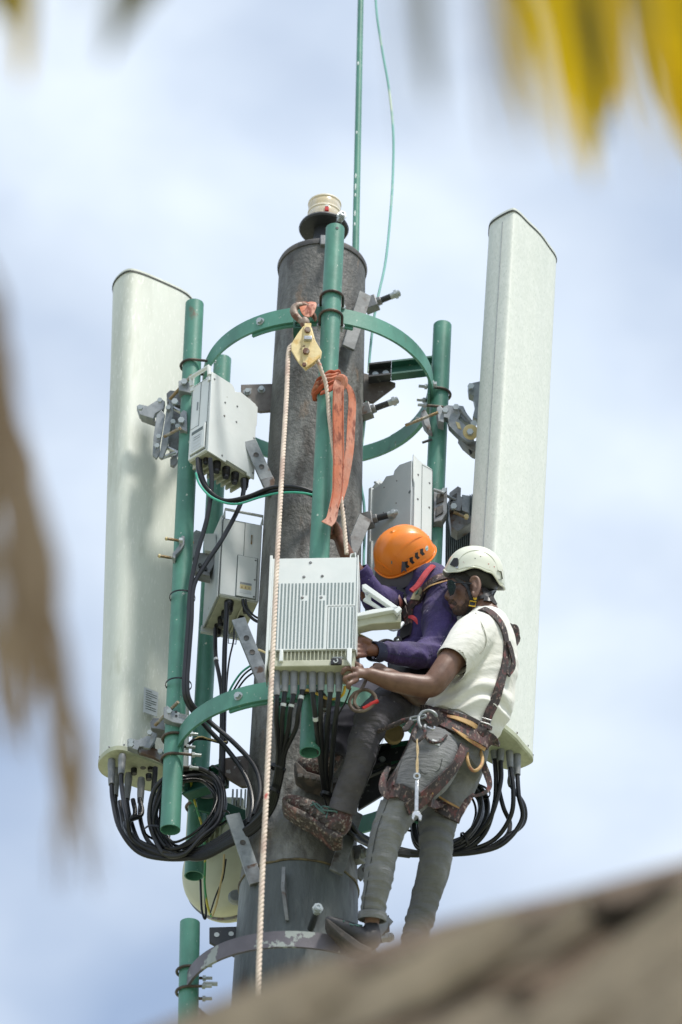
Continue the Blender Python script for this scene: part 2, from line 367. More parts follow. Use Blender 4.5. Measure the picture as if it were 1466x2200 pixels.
# ------------------------------------------------------------------ mast
def zax(px, py, Y=0): return P(px, py, Y).z
Z_TOP = zax(694, 577); Z_SEAM = zax(646, 1850, -.2)
RT, RB = .174, .205
def rp_(z):      # radius of the tapered mast
    return lerp(RB, RT, (z-Z_SEAM)/(Z_TOP-Z_SEAM)) if z > Z_SEAM else RB+.007+(Z_SEAM-z)*.018
mast = thing('steel_mast', 'tall tapered dark grey steel mast with step pegs, carrying all the equipment', 'mast', (0,0,0))
obj('upper_section', MB().lathe([(rp_(Z_SEAM), Z_SEAM)]+[(lerp(RB, RT, t/20), lerp(Z_SEAM, Z_TOP, t/20)) for t in range(1, 21)]+[(0.02, Z_TOP)], seg=72), POLE, mast)
obj('lower_section', MB().lathe([(rp_(.01), .01)]+[(rp_(lerp(0, Z_SEAM-.004, t/20)), lerp(0, Z_SEAM-.004, t/20)) for t in range(1, 21)]+[(RB-.01, Z_SEAM+.001)], seg=72), POLE2, mast)
obj('top_rim', MB().lathe([(RT-.004, Z_TOP-.02), (RT+.005, Z_TOP-.02), (RT+.008, Z_TOP-.004), (RT+.004, Z_TOP+.006), (RT-.03, Z_TOP+.006)], seg=72), RIMM, mast)
# uneven weld bead
wb = []
for k in range(120):
    a = 2*math.pi*k/120; wb.append(V((math.cos(a)*(RB+.008), math.sin(a)*(RB+.008), Z_SEAM+.004*noise.noise(V((a*5, 0, 1))))))
obj('weld_seam', MB().tube(wb, [.0045+.002*noise.noise(V((k*.7, 3, 2))) for k in range(120)], 6, closed=True), M('weld_bead', (.14,.115,.06), .6, col2=(.04,.03,.02), s2=14, bump=.4), mast)
# base flange so that it stands on the ground
obj('base_flange', MB().lathe([(rp_(0)-.01, .06), (rp_(0)+.2, .06), (rp_(0)+.2, .005), (rp_(0), .005)], seg=48), GALVD, mast)
# gusset lug on lower section
for (a, b, Y) in (((606,1862),(614,1960),-.225),):
    p0, p1 = P(a[0], a[1], Y-.02), P(b[0], b[1], Y-.02)
    obj('lug', MB().prism([p0, p0+V((0,.05,-.01)), p1+V((0,.05,0)), p1+V((0,.02,-.02)), V((p0.x, p1.y-.012, (p0.z+p1.z)/2))], (.012,0,0)), GALVD, mast)

def nut(c, ax, r=.013, h=.012, mb=None):
    mb = mb or MB(); mb.tube([V(c), V(c)+V(ax).normalized()*h], r, 6); return mb
def bolt_head(c, ax, r=.012, h=.010, mb=None):
    mb = mb or MB(); ax = V(ax).normalized()
    mb.tube([V(c), V(c)+ax*.003], r*1.35, 14); nut(V(c)+ax*.003, ax, r, h, mb); return mb
def peg(a, b, parent, hold=True):
    a, b = V(a), V(b); d = (b-a).normalized()
    o = obj('step_peg', MB().tube([a, b-d*.02], .0125, 12), BLACKP, parent)
    m = MB(); m.tube([b-d*.035, b-d*.018], .0135, 12); m.tube([b-d*.018, b-d*.006], .0195, 6); m.tube([b-d*.006, b+d*.004], .014, 12)
    m.lathe([(.006,.0045),(.010,.0045),(.010,.0065),(.006,.0065)], b, d, 12)
    obj('peg_end', m, BOLTM, o)
    if hold:
        u = V((0,0,1)); w = d.cross(u).normalized()
        h = MB().box(a+d*.005, (.055,.04,.06), (d, w, w.cross(d))); nut(a+d*.03, d, .019, .02, h)
        obj('peg_holder', h, GALVD, o, bevel=.003)
# (tip px, base px, Y base, Y tip)
for (t, b, Yb, Yt, h) in (((857,630),(795,655),-.02,-.06,True), ((853,860),(782,886),-.02,-.06,True), ((853,1102),(785,1120),-.02,-.06,True),
                          ((736,460),(722,492),-.20,-.29,False), ((684,1949),(668,1995),-.24,-.40,False), ((842,2012),(785,2028),-.02,-.06,True),
                          ((790,1832),(765,1838),-.05,-.08,True)):
    peg(P(b[0], b[1], Yb), P(t[0], t[1], Yt), mast, h)
# peg near the top has a holder on the mast
obj('peg_lug', MB().box(P(698,520,-.175), (.035,.03,.05)), GALVD, mast, bevel=.003)

def flat_bar(a, b, width, th, mat, parent, nrm, holes=(), name='hanger_bar', hr=.0105):
    """galvanised flat bar from a to b with dark drilled holes (recessed discs)"""
    a, b = V(a), V(b); d = (b-a).normalized(); nn = V(nrm); nn = (nn-d*nn.dot(d)).normalized(); w = d.cross(nn)
    o = obj(name, MB().box((a+b)/2, ((b-a).length, width, th), (d, w, nn)), mat, parent, bevel=.002)
    if holes:
        for t in holes:
            c = lerp(a, b, t); obj('bolt_hole', MB().lathe([(0,th/2+.001),(hr*.86,th/2+.001),(hr,th/2+.002)], c, nn, 16), RIMM, o)
    return o
# cable hanger bars, each sloping down to the mast
for (a, b, Ya, Yb, hs) in (((536,948),(581,1046),-.12,-.10,(.32,.58)), ((512,1330),(562,1452),-.16,-.14,(.35,.6)), ((500,1750),(545,1880),-.18,-.16,(.48,)),
                           ((785,632),(748,748),-.14,-.19,()), ((785,1112),(752,1190),-.14,-.19,()), ((765,1745),(722,1875),-.17,-.21,())):
    A, B = P(a[0], a[1], Ya), P(b[0], b[1], Yb)
    flat_bar(A, B, .052, .012, GALV if hs else DULL, mast, (.25,-.9,-.35), hs)
    if hs: obj('bar_shoe', MB().box(B, (.075,.02,.05), ((B-A).normalized(), V((0,1,0)), (B-A).normalized().cross(V((0,1,0))))), GALVD, mast, bevel=.002)
# further hangers seen at the right edge of the mast
flat_bar(P(800,1850,.10), P(768,1885,.06), .04, .01, GALVD, mast, (.3,-.9,-.3), (.3,.6), 'hanger_bar')
flat_bar(P(832,1968,.0), P(800,2005,-.02), .06, .01, GALVD, mast, (.3,-.9,-.3), (), 'hanger_bar')

def gusset(pts, Y, parent, bolts=(), mat=None, th=.014):
    poly = [P(x, y, Y) for x, y in pts]
    o = obj('gusset_plate', MB().prism(poly, (0, th, 0)), mat or GUSS, parent, bevel=.002)
    for x, y in bolts: obj('bolt', bolt_head(P(x, y, Y), (0,-1,-.1), .011, .014), BOLTM, o)
    return o
gusset([(518,826),(588,824),(586,882),(560,884),(545,880),(518,860)], .02, mast, [(532,843),(562,838)])
gusset([(778,800),(800,806),(850,822),(850,828),(802,864),(776,860)], .0, mast)
gusset([(470,1630),(560,1618),(556,1688),(520,1690),(470,1660)], .05, mast, [], GUSS)
gusset([(450,1992),(515,1990),(515,2060),(500,2052),(450,2024)], .02, mast, [], BLACKP)
gusset([(792,1985),(836,1965),(838,2000),(800,2030)], .0, mast, [], GUSS)
gusset([(842,1600),(880,1590),(870,1650),(835,1700),(770,1740),(765,1660)], .02, mast, [], BLACKP)
for x, y in ((466,2008),(497,2006)): obj('bolt_hole', MB().lathe([(0,.0),(.0095,0)], P(x, y, .018), (0,-1,0), 14), WHITE2, mast)

# ------------------------------------------------------------------ beacon
zb = Z_TOP+.006
bc = V((0.0, 0, zb)); BH = .125
beacon = thing('warning_beacon', 'round cream and amber obstruction lamp on a black disc on top of the mast', 'warning light', bc)
obj('stand', MB().lathe([(.12, 0), (.12, .008), (.05, .014), (.04, .197), (0, .197)], bc, seg=32), BLACKP, beacon)
obj('base_disc', MB().lathe([(0,.197),(.098,.197),(.102,.205),(.098,.215),(0,.215)], bc, seg=56), BLACKP, beacon)
zc = .215
obj('amber_collar', MB().lathe([(.070, zc), (.071, zc+.022), (.066, zc+.024), (0, zc+.024)], bc, seg=48), AMBER, beacon)
prof = [(.064, zc+.022)]
for k in range(2):
    h = zc+.026+k*.048; prof += [(.064, h), (.0665, h+.012), (.0665, h+.032), (.064, h+.042)]
prof += [(.060, zc+.124), (.0, zc+.126)]
obj('lens', MB().lathe(prof, bc, seg=48), LENS, beacon)
for h in (.024, .071, .121): obj('lens_ring', MB().lathe([(.064,zc+h-.004),(.0685,zc+h-.003),(.0685,zc+h+.003),(.064,zc+h+.004)], bc, seg=48), LENSR, beacon)
obj('red_block', MB().box(bc+V((.010,-.072,zc+.035)), (.016,.012,.022)), REDB, beacon, bevel=.002)
obj('clip', MB().box(bc+V((.010,-.073,zc+.050)), (.014,.012,.008)), WHITE, beacon, bevel=.001)

# ------------------------------------------------------------------ rings
def ring(name, label, cat, zc_, Rr, hh, mat, th=.010, cx=0.0, cy=0.0, a0=0, a1=2*math.pi):
    c = V((cx, cy, zc_)); t = thing(name, label, cat, c)
    full = abs(a1-a0-2*math.pi) < .01; n = 96; m = MB(); prof = [(Rr,-hh/2),(Rr,hh/2),(Rr-th,hh/2),(Rr-th,-hh/2)]
    ns = n if full else n+1
    for k in range(ns):
        a = a0+(a1-a0)*k/n
        for r, h in prof: m.v.append(c+V((math.cos(a)*r, math.sin(a)*r, h)))
    for k in range(n):
        l = (k+1) % ns
        for q in range(4):
            q2 = (q+1) % 4; m.f.append((k*4+q, k*4+q2, l*4+q2, l*4+q))
    if not full: m.f += [(0,1,2,3), (n*4+3, n*4+2, n*4+1, n*4)]
    obj('band', m, mat, t)
    return t
ZR1 = zax(690, 674, -.455); ZR2 = zax(668, 1480, -.475); ZR3 = zax(632, 2012, -.40)
ring1 = ring('mounting_ring', 'upper green flat steel ring clamped round the mast just below its top', 'mounting ring', ZR1, .455, .072, GREEN)
ring2 = ring('mounting_ring', 'middle green flat steel ring behind the cable tails of the central radio', 'mounting ring', ZR2, .475, .075, GREEN)
ring3 = ring('mounting_ring', 'lowest ring of worn purple-grey paint near the foot of the picture', 'mounting ring', ZR3, .385, .062, PURPLE)

def ring_bolt(t, zc_, Rr, ang, dz=0):
    d = V((math.cos(ang), math.sin(ang), 0)); obj('bolt', bolt_head(V((0,0,zc_+dz))+d*Rr, d, .0125, .011), BOLTM, t)
def rang(px, py, z):
    p = PZ(px, py, z); return math.atan2(p.y, p.x)
ring_bolt(ring1, ZR1, .455, -math.pi/2-.52); ring_bolt(ring1, ZR1, .455, -.1)
ring_bolt(ring2, ZR2, .475, -math.pi/2-.52); ring_bolt(ring2, ZR2, .475, -math.pi/2-.17, .005)
ring_bolt(ring2, ZR2, .475, -.4); ring_bolt(ring1, ZR1, .455, math.pi*.75)
# splice plates under ring (slightly lower edge shows)
def splice(t, zc_, Rr, a0, a1, hh, mat):
    m = MB(); n = 14; prof = [(Rr-.012,-hh/2-.010),(Rr-.012,hh/2-.01),(Rr-.022,hh/2-.01),(Rr-.022,-hh/2-.010)]
    for k in range(n+1):
        a = lerp(a0, a1, k/n)
        for r, h in prof: m.v.append(V((math.cos(a)*r, math.sin(a)*r, zc_+h)))
    for k in range(n):
        for q in range(4): m.f.append((k*4+q, k*4+(q+1)%4, (k+1)*4+(q+1)%4, (k+1)*4+q))
    m.f += [(0,1,2,3), (n*4+3,n*4+2,n*4+1,n*4)]
    obj('splice_plate', m, mat, t)
for z_, r_, t_ in ((ZR1, .455, ring1), (ZR2, .475, ring2)):
    splice(t_, z_, r_, -math.pi/2-.62, -math.pi/2+.30, .072, GREEN)
    splice(t_, z_, r_, -math.pi/2-.62+2.09, -math.pi/2+.30+2.09, .072, GREEN)
# radial channels
def channel(t, a, b, mat, endmat=None, w=.085, fl=.04, th=.008, frac=.33, bolts=True):
    """C channel, web towards the camera side, lying horizontal from a (mast end) to b (ring end)"""
    a, b = V(a), V(b); d = (b-a).normalized(); up = V((0,0,1)); n_ = d.cross(up).normalized()
    if n_.y > 0: n_ = -n_
    def seg(p, q, mt, nm, par):
        L = (q-p).length; c = (p+q)/2; m = MB()
        m.box(c, (L, th, w), (d, n_, up)); m.box(c+n_*(fl/2+th/2)+up*(w/2-th/2), (L, fl, th), (d, n_, up)); m.box(c+n_*(fl/2+th/2)-up*(w/2-th/2), (L, fl, th), (d, n_, up))
        return obj(nm, m, mt, par)
    mid = lerp(a, b, frac)
    o = seg(mid, b, mat, 'channel_arm', t)
    if endmat:
        e = seg(a, mid-d*.001, endmat, 'channel_end', t)
        if bolts:
            for f in (.3, .75): obj('bolt', MB().lathe([(0,.012),(.012,.011),(.015,.004),(.015,0)], lerp(a, mid, f)+n_*.004-up*.004, n_, 16), BOLTM, e)
    return o
channel(ring1, P(792,808,-.02), P(928,792,-.02), GREEND, BLACKP, w=.07, fl=.035, frac=.36)
channel(ring1, V((-.085,-.17,ZR1-.03)), V((-.095,-.445,ZR1-.03)), GREEND, None, w=.075)
channel(ring1, V((-.17,.10,ZR1)), V((-.38,.22,ZR1)), GREEND, None, w=.075)
channel(ring2, V((-.085,-.19,ZR2-.035)), V((-.10,-.465,ZR2-.035)), GREEND, None, w=.085)
channel(ring2, V((-.20,.06,ZR2-.01)), V((-.42,.20,ZR2-.01)), GREEND, None, w=.085)
channel(ring2, P(770,1640,.02), P(905,1622,.05), GREEND, BLACKP, w=.09, fl=.04, frac=.5)

# ------------------------------------------------------------------ pipes
def pipe(label, a, b, Ya, Yb, r, hole_bottom=True, pegs=(), mat=None):
    A, B = P(a[0], a[1], Ya), P(b[0], b[1], Yb)       # top, bottom
    t = thing('mounting_pipe', label, 'pipe', B, 'green antenna mounting pipes')
    d = (A-B).normalized()
    obj('tube_wall', MB().lathe([(r-.004, .12), (r-.004, 0), (r, 0), (r, (A-B).length*.33), (r, (A-B).length*.66), (r, (A-B).length), (r-.004, (A-B).length+.001), (0, (A-B).length+.001)], B, d, 40), mat or GREEN, t)
    if hole_bottom: obj('dark_inside', MB().lathe([(0,.10),(r-.0045,.10)], B, d, 24), BLACKP, t)
    return t, A, B
def at(A, B, py):   # point on pipe axis at photo row py
    lo, hi = 0.0, 1.0
    for _ in range(40):
        t = (lo+hi)/2; p = lerp(A, B, t); v = p-CAM; y = 1100-v.dot(Up)/v.dot(Fw)*FPX
        if y < py: lo = t
        else: hi = t
    return lerp(A, B, t)
def u_bolt(parent, c, ax, r, toward, leg=.07, mat=None, nuts=True, wr=.0055):
    """U bolt round a pipe at c; legs run along 'toward'"""
    ax = V(ax).normalized(); to = V(toward); to = (to-ax*to.dot(ax)).normalized(); w = ax.cross(to); R_ = r+wr+.001
    pts = [c+w*R_+to*leg]+[c+w*(R_*math.cos(a))-to*(R_*math.sin(a)) for a in [math.pi*k/14 for k in range(15)]]+[c-w*R_+to*leg]
    o = obj('u_bolt', MB().tube(pts, wr, 8), mat or DARKB, parent)
    if nuts:
        for s in (-1, 1):
            m = MB(); nut(c+w*(s*R_)+to*(leg-.028), to, .0115, .011, m); m.tube([c+w*(s*R_)+to*(leg-.017), c+w*(s*R_)+to*(leg+.006)], .0062, 8)
            obj('nut', m, BOLTM, o)
PR = .0365
pf, fA, fB = pipe('green pipe in front of the mast with the orange sling knotted round it', (720.5,492), (666,1617), -.50, -.50, PR)
for y in (640, 681): u_bolt(pf, at(fA, fB, y), fA-fB, PR, (0,1,0), .075)
u_bolt(pf, at(fA, fB, 1500), fA-fB, PR, (0,1,0), .075, wr=.008)
obj('bolt_hole', MB().lathe([(0,.0),(.006,0)], at(fA, fB, 503)+V((.008,-PR-.0008,0)), (.15,-1,0), 12), BLACKP, pf)
pl, lA, lB = pipe('green pipe in front of the left panel antenna', (418.5,654), (366,1783), -.10, -.10, PR)
for y, lg in ((787,.085), (1588,.075), (1632,.09)): u_bolt(pl, at(lA, lB, y), lA-lB, PR, (.93,.12,.0), lg)
pr_, rA, rB = pipe('green pipe on the right beside the right panel antenna', (951,700), (905,1760), .02, .02, PR)
for y in (848, 888): u_bolt(pr_, at(rA, rB, y), rA-rB, PR, (-1,-.05,0), .08)
pb, bA, bB = pipe('rear green pipe behind the two white radios on the left', (478.5,773), (417,1882), .30, .30, PR*.97)
u_bolt(pb, at(bA, bB, 1735), bA-bB, PR, (.8,-.5,0), .08)
pc, cA, cB = pipe('short speckled green pipe at the bottom left corner', (408.5,1983), (402,2330), -.05, -.05, .0355)
for y in (2088, 2132): u_bolt(pc, at(cA, cB, y), cA-cB, PR, (1,.0,0), .075)
obj('stud', MB().tube([at(cA,cB,2112)+V((.05,0,0)), at(cA,cB,2112)+V((.10,0,0))], .008, 8), BOLTM, pc)

# whip pole at the top and the two wires beside it
w0, w1 = P(776.5, -60, .16), P(763, 600, .16)
whip = thing('lightning_pole', 'thin green pole rising out of the frame behind the mast top', 'pole', w1)
obj('rod', MB().tube([w1+V((0,0,-.3)), w1, w0], [.0145,.0145,.0125], 20), GREEN, whip)
for (y, h) in ((392,10),(415,14),(432,7),(470,12),(492,7),(150,8),(300,6)):
    c = lerp(w0, w1, (y+60)/660); obj('paint_chip', MB().ball(c+V((-.0055,-.0128,0)), (.003,.0015,h*.0014), 8, 6), WHITE, whip)
obj('pole_clamp', MB().tube([V((.10,.12,Z_TOP-.12)), w1+V((0,0,-.2))], .012, 10), GALVD, whip)

# ------------------------------------------------------------------ panel antennas
def smooth_poly(pts, n=5): return cr_spline([V((p.x, p.y, 0)) for p in pts], n, closed=True)
def antenna(label, foot_px, Yref, ref_i, top_px, dYtop, mat, seam_px=None, cap=.012):
    p0 = P(foot_px[ref_i][0], foot_px[ref_i][1], Yref); z0 = p0.z
    foot = [PZ(x, y, z0) for x, y in foot_px]
    poly = [V((p.x, p.y, z0)) for p in smooth_poly(foot, 5)]
    top = P(top_px[0], top_px[1], Yref+dYtop); vec = top-p0
    c = sum(poly, V())/len(poly)
    t = thing('panel_antenna', label, 'antenna', (c.x, c.y, z0), 'tall panel antennas')
    d = vec.normalized()
    m = MB(); n = len(poly); nl = 8
    for k in range(nl+1):
        for p in poly: m.v.append(p+vec*(k/nl))
    for k in range(nl):
        for i in range(n): m.f.append((k*n+i, k*n+(i+1) % n, (k+1)*n+(i+1) % n, (k+1)*n+i))
    obj('radome', m, mat, t)
    cc = c
    def ringp(s, h): return [cc+(p-cc)*s+d*h for p in poly]
    a = ringp(1.02, -cap); b = ringp(1.02, .006); e = ringp(.95, -cap-.006)
    m = MB(); m.v = e+a+b; m.f = [tuple(range(n))]
    for i in range(n):
        j = (i+1) % n; m.f += [(i, j, n+j, n+i), (n+i, n+j, 2*n+j, 2*n+i)]
    obj('bottom_cap', m, ANTB, t)
    cc = c+vec
    def ringt(s, h): return [cc+(p-c)*s+d*h for p in poly]
    m = MB(); m.v = ringt(1.022, -.004)+ringt(1.022, .004)+ringt(1.0, .005); m.f = [tuple(range(2*n, 3*n))]
    for i in range(n):
        j = (i+1) % n; m.f += [(i, j, n+j, n+i), (n+i, n+j, 2*n+j, 2*n+i)]
    obj('cap_seal', m, SEAL, t)
    m = MB(); m.v = ringt(1.01, .0055)+ringt(1.01, .015)+ringt(.96, .020); m.f = [tuple(range(2*n, 3*n)), tuple(range(n-1, -1, -1))]
    for i in range(n):
        j = (i+1) % n; m.f += [(i, j, n+j, n+i), (n+i, n+j, 2*n+j, 2*n+i)]
    obj('top_cap', m, ANTB if False else mat, t)
    return t, c, z0, vec, poly
footL = [(213,1641),(222,1622),(246,1607),(275,1609),(335,1630),(385,1651),(404,1670),(400,1688),(370,1699),(320,1693),(268,1677),(226,1661)]
antL, cL, zL, vL, pL = antenna('left panel antenna, tall off-white and dirt-streaked, on the green pipe at the left', footL, .16, 0, (243,621), .05, ANT2)
footR = [(985,1568),(993,1551),(1034,1531),(1052,1533),(1078,1554),(1106,1577),(1126,1600),(1143,1621),(1140,1634),(1104,1647),(1070,1640),(1020,1612),(990,1588)]
antR, cR, zR, vR, pR = antenna('right panel antenna, tall clean off-white, behind the man in the cream shirt', footR, .02, 7, (1194,552), -.05, ANT)
# ------------------------------------------------------------------ metal brackets
def plate(pts, Y, th, mat, parent, name='plate', bevel=.002, skew=None):
    poly = [P(x, y, Y+(skew*(x-pts[0][0])/550 if skew else 0)) for x, y in pts]
    return obj(name, MB().prism(poly, (0, th, 0)), mat, parent, bevel=bevel)
def rod(a, b, Ya, Yb, r, mat, parent, name='threaded_rod'):
    return obj(name, MB().tube([P(a[0], a[1], Ya), P(b[0], b[1], Yb)], r, 10), mat, parent)
def bnut(x, y, Y, parent, ax=(0,-1,-.2), r=.013, h=.014, mat=None):
    return obj('nut', nut(P(x, y, Y), ax, r, h), mat or BOLTM, parent)
# left, upper tilt arm
t = thing('tilt_bracket', 'galvanised scissor arm holding the left antenna, upper of its two brackets', 'bracket', P(350,930,-.02), 'antenna tilt brackets')
plate([(294,872),(300,868),(318,872),(345,855),(355,862),(352,878),(334,888),(330,900),(300,890)], -.02, .03, GALV, t, 'arm')
plate([(300,886),(332,896),(336,908),(304,896)], -.005, .03, GALVD, t, 'arm')
plate([(337,890),(347,880),(355,890),(351,915),(344,955),(344,975),(336,985),(328,978),(330,940)], -.05, .012, GALV, t, 'slotted_link')
plate([(364,862),(374,872),(372,895),(366,925),(360,960),(350,985),(342,982),(346,960),(352,920),(358,880)], -.06, .012, GALV, t, 'slotted_link')
plate([(358,845),(366,838),(392,842),(392,872),(372,868),(360,862)], -.02, .06, GALVD, t, 'clamp_half')
plate([(364,868),(392,878),(392,960),(376,985),(366,975),(360,940)], -.01, .02, GALVD, t, 'clamp_back')
plate([(384,818),(398,815),(412,824),(412,845),(384,838)], -.15, .05, GALV, t, 'clamp_half')
plate([(388,886),(395,880),(402,884),(403,928),(386,920)], -.15, .05, GALV, t, 'clamp_half')
for a, b in (((372,876),(392,888)), ((352,958),(380,972)), ((345,985),(378,973))): rod(a, b, -.04, -.04, .008, STEEL, t, 'pin')
rod((413,806),(365,858), -.17, -.10, .0065, BRASS, t); rod((388,920),(354,938), -.16, -.08, .0065, BRASS, t)
for x, y in ((302,878),(344,862),(341,940),(338,960),(362,878),(382,918),(372,908)): bnut(x, y, -.065, t, r=.010)
for x, y in ((396,822),(376,865),(390,905)): bnut(x, y, -.155, t, r=.013)
plate([(366,985),(378,980),(384,990),(374,1002),(366,998)], -.03, .015, GALVD, t, 'link_end')
# left, lower bracket
t = thing('tilt_bracket', 'galvanised arm and rod clamp holding the left antenna, lower of its two brackets', 'bracket', P(340,1590,-.02), 'antenna tilt brackets')
plate([(274,1588),(282,1585),(296,1590),(318,1580),(330,1584),(334,1600),(322,1604),(300,1604),(296,1612),(274,1604)], -.02, .03, GALV, t, 'arm')
plate([(296,1606),(322,1602),(352,1616),(352,1636),(330,1626),(298,1616)], -.01, .02, GALVD, t, 'clamp_back')
plate([(324,1570),(338,1576),(334,1590),(322,1608),(308,1606),(322,1592)], -.05, .012, GALV, t, 'slotted_link')
plate([(323,1550),(330,1542),(352,1544),(356,1570),(340,1566),(325,1564)], -.02, .06, GALVD, t, 'clamp_half')
plate([(352,1520),(360,1516),(372,1526),(414,1540),(412,1560),(396,1556),(372,1552),(352,1542)], -.16, .035, GALV, t, 'clamp_half')
rod((383,1508),(334,1558), -.18, -.08, .0065, BRASS, t)
for x, y in ((282,1594),(282,1602),(322,1576),(345,1616),(364,1530)): bnut(x, y, -.06 if x < 350 else -.175, t, r=.010)
for x, y in ((379,1529),(379,1538),(409,1541)): obj('bolt_hole', MB().lathe([(0,0),(.005,0)], P(x, y, -.162), (0,-1,-.2), 10), BLACKP, t)
for x0, y0, x1, y1 in ((386,1532,402,1537),(386,1537,402,1543)): obj('stamped_line', MB().tube([P(x0,y0,-.1625), P(x1,y1,-.1625)], .0014, 4), INK, t)
# left mid clamp with two rods
t = thing('pole_clamp', 'small pipe clamp with two brass-tipped rods halfway up the left green pipe', 'clamp', P(385,1175,-.12))
plate([(391,1150),(397,1152),(396,1170),(388,1182),(378,1192),(377,1200),(371,1197),(371,1188),(384,1172)], -.155, .04, GALV, t, 'clamp_half')
for a, b in (((356,1157),(415,1166)), ((341,1194),(376,1200))):
    rod(a, b, -.17, -.10, .0055, BRASS, t); rod(a, (a[0]+4, a[1]+.6), -.17, -.17, .007, GOLD, t, 'yellow_cap')
bnut(385, 1161, -.17, t, (1,0,0), .011)
# bracket behind the lower white radio
t = thing('radio_bracket', 'grey cast bracket joining the lower white radio to the rear green pipe', 'bracket', P(440,1190,.1), 'radio brackets')
plate([(414,1145),(422,1138),(434,1142),(428,1180),(414,1200),(412,1170)], .10, .05, GALV, t, 'clamp_half')
plate([(438,1146),(464,1146),(466,1186),(440,1182)], .05, .05, WHITE2, t, 'block')
plate([(418,1186),(468,1190),(462,1210),(448,1234),(420,1228),(416,1205)], .07, .05, GALVD, t, 'saddle')
plate([(424,1222),(450,1230),(452,1238),(426,1232)], .05, .05, GALVD, t, 'saddle_foot')
for x, y in ((430,1217),(442,1224)): bnut(x, y, .06, t, r=.008, mat=BLACKP)
# right, upper tilt arm
t = thing('tilt_bracket', 'galvanised arm with a yellow disc holding the right antenna near its top', 'bracket', P(990,900,0), 'antenna tilt brackets')
plate([(1006,826),(1016,822),(1034,818),(1034,905),(1016,895),(1022,870),(1018,850),(1008,845)], .02, .04, GALV, t, 'arm')
plate([(945,880),(960,870),(990,872),(992,885),(985,900),(1015,925),(1020,950),(1005,950),(985,935),(965,915),(962,898),(948,895)], -.06, .03, GALV, t, 'arm')
plate([(985,935),(1005,950),(1026,946),(1028,972),(1016,968),(995,950)], -.045, .05, GALVD, t, 'arm_end')
plate([(938,876),(946,870),(954,880),(954,908),(942,904)], -.09, .05, GALV, t, 'clamp_half')
plate([(904,886),(912,878),(920,890),(926,916),(930,932),(912,912)], -.03, .04, GALVD, t, 'clamp_half')
plate([(980,870),(996,872),(1002,885),(1012,900),(1010,910),(998,905),(984,890)], -.03, .04, GALV, t, 'clamp_back')
obj('yellow_disc', MB().lathe([(0,.012),(.027,.012),(.030,.009),(.030,0)], P(1011,929,-.10), (.15,-.9,-.35), 28), GOLD, t)
rod((942,886),(871,914), -.09, -.06, .006, BRASS, t); rod((990,880),(1016,912), -.06, -.06, .009, GALV, t, 'pin'); rod((928,944),(908,951), -.02, -.02, .005, RIMM, t, 'stud')
bnut(1012, 832, .01, t); bnut(980, 877, -.07, t); bnut(1010, 930, -.115, t, r=.013); bnut(957, 884, -.09, t, r=.012); bnut(1018, 912, -.08, t)
plate([(979,905),(988,908),(992,922),(984,920)], -.063, .004, GOLD, t, 'yellow_tag')
rod((1008,960),(1012,975), -.03, -.03, .005, RUBBER, t, 'cable_loop')
# right middle: bracket
t = thing('radio_bracket', 'grey cast bracket with two rods between the right green pipe and the finned radio', 'bracket', P(970,1080,0), 'radio brackets')
plate([(932,1050),(952,1052),(961,1046),(961,1100),(950,1118),(932,1122)], -.05, .05, GALVD, t, 'clamp_half')
plate([(940,1060),(954,1060),(954,1076),(938,1082)], -.056, .01, RIMM, t, 'recess')
plate([(938,1090),(952,1084),(953,1100),(936,1110)], -.056, .01, RIMM, t, 'recess')
plate([(966,1058),(984,1044),(991,1048),(990,1066),(996,1068),(994,1080),(990,1098),(966,1094)], .0, .06, GALVD, t, 'clamp_half')
plate([(970,1066),(982,1058),(981,1070),(968,1076)], -.006, .01, RIMM, t, 'recess')
plate([(993,1062),(1009,1065),(1008,1103),(992,1096)], -.0, .06, GALV, t, 'block')
plate([(965,1096),(990,1094),(1015,1110),(1014,1122),(984,1142),(970,1132)], .02, .06, GALVD, t, 'saddle')
rod((932,1052),(955,1060), -.07, -.07, .006, GALV, t, 'pin'); rod((960,1065),(980,1074), -.02, -.02, .006, GALV, t, 'pin'); rod((975,1100),(1002,1112), -.01, .0, .006, BRASS, t)
bnut(975, 1090, -.02, t, r=.013); bnut(1002, 1112, .0, t, r=.010, mat=GOLD); bnut(954, 1056, -.06, t, r=.010)

# ------------------------------------------------------------------ radios
class Bx:
    """upright box from photo corners: N near top corner, A and B the other two visible top corners, nb photo row of the near bottom corner"""
    def __init__(s, N, Yn, A, B, nb):
        s.o = P(N[0], N[1], Yn); z = s.o.z; s.a = PZ(A[0], A[1], z)-s.o; s.b = PZ(B[0], B[1], z)-s.o
        # make the corner square, keeping the direction of the longer side
        if s.a.length > s.b.length: L = s.b.length; k = s.a.normalized(); p = V((-k.y, k.x, 0)); s.b = p*(L if p.dot(s.b) > 0 else -L)
        else: L = s.a.length; k = s.b.normalized(); p = V((-k.y, k.x, 0)); s.a = p*(L if p.dot(s.a) > 0 else -L)
        q = P(nb[0], nb[1], Yn); s.h = V((0,0,q.z-z)); s.na = -s.b.normalized(); s.nb = -s.a.normalized()   # outward normals of faces A and B
    def fa(s, u, v, e=0): return s.o+s.a*u+s.h*v+s.na*e
    def fb(s, u, v, e=0): return s.o+s.b*u+s.h*v+s.nb*e
    def body(s): return MB().prism([s.o, s.o+s.a, s.o+s.a+s.b, s.o+s.b], s.h)
    def slab(s, face, poly, e0, e1):
        f = s.fa if face == 'a' else s.fb; n = s.na if face == 'a' else s.nb
        return MB().prism([f(u, v, e0) for u, v in poly], n*(e1-e0))
def rect(u0, v0, u1, v1): return [(u0,v0),(u1,v0),(u1,v1),(u0,v1)]
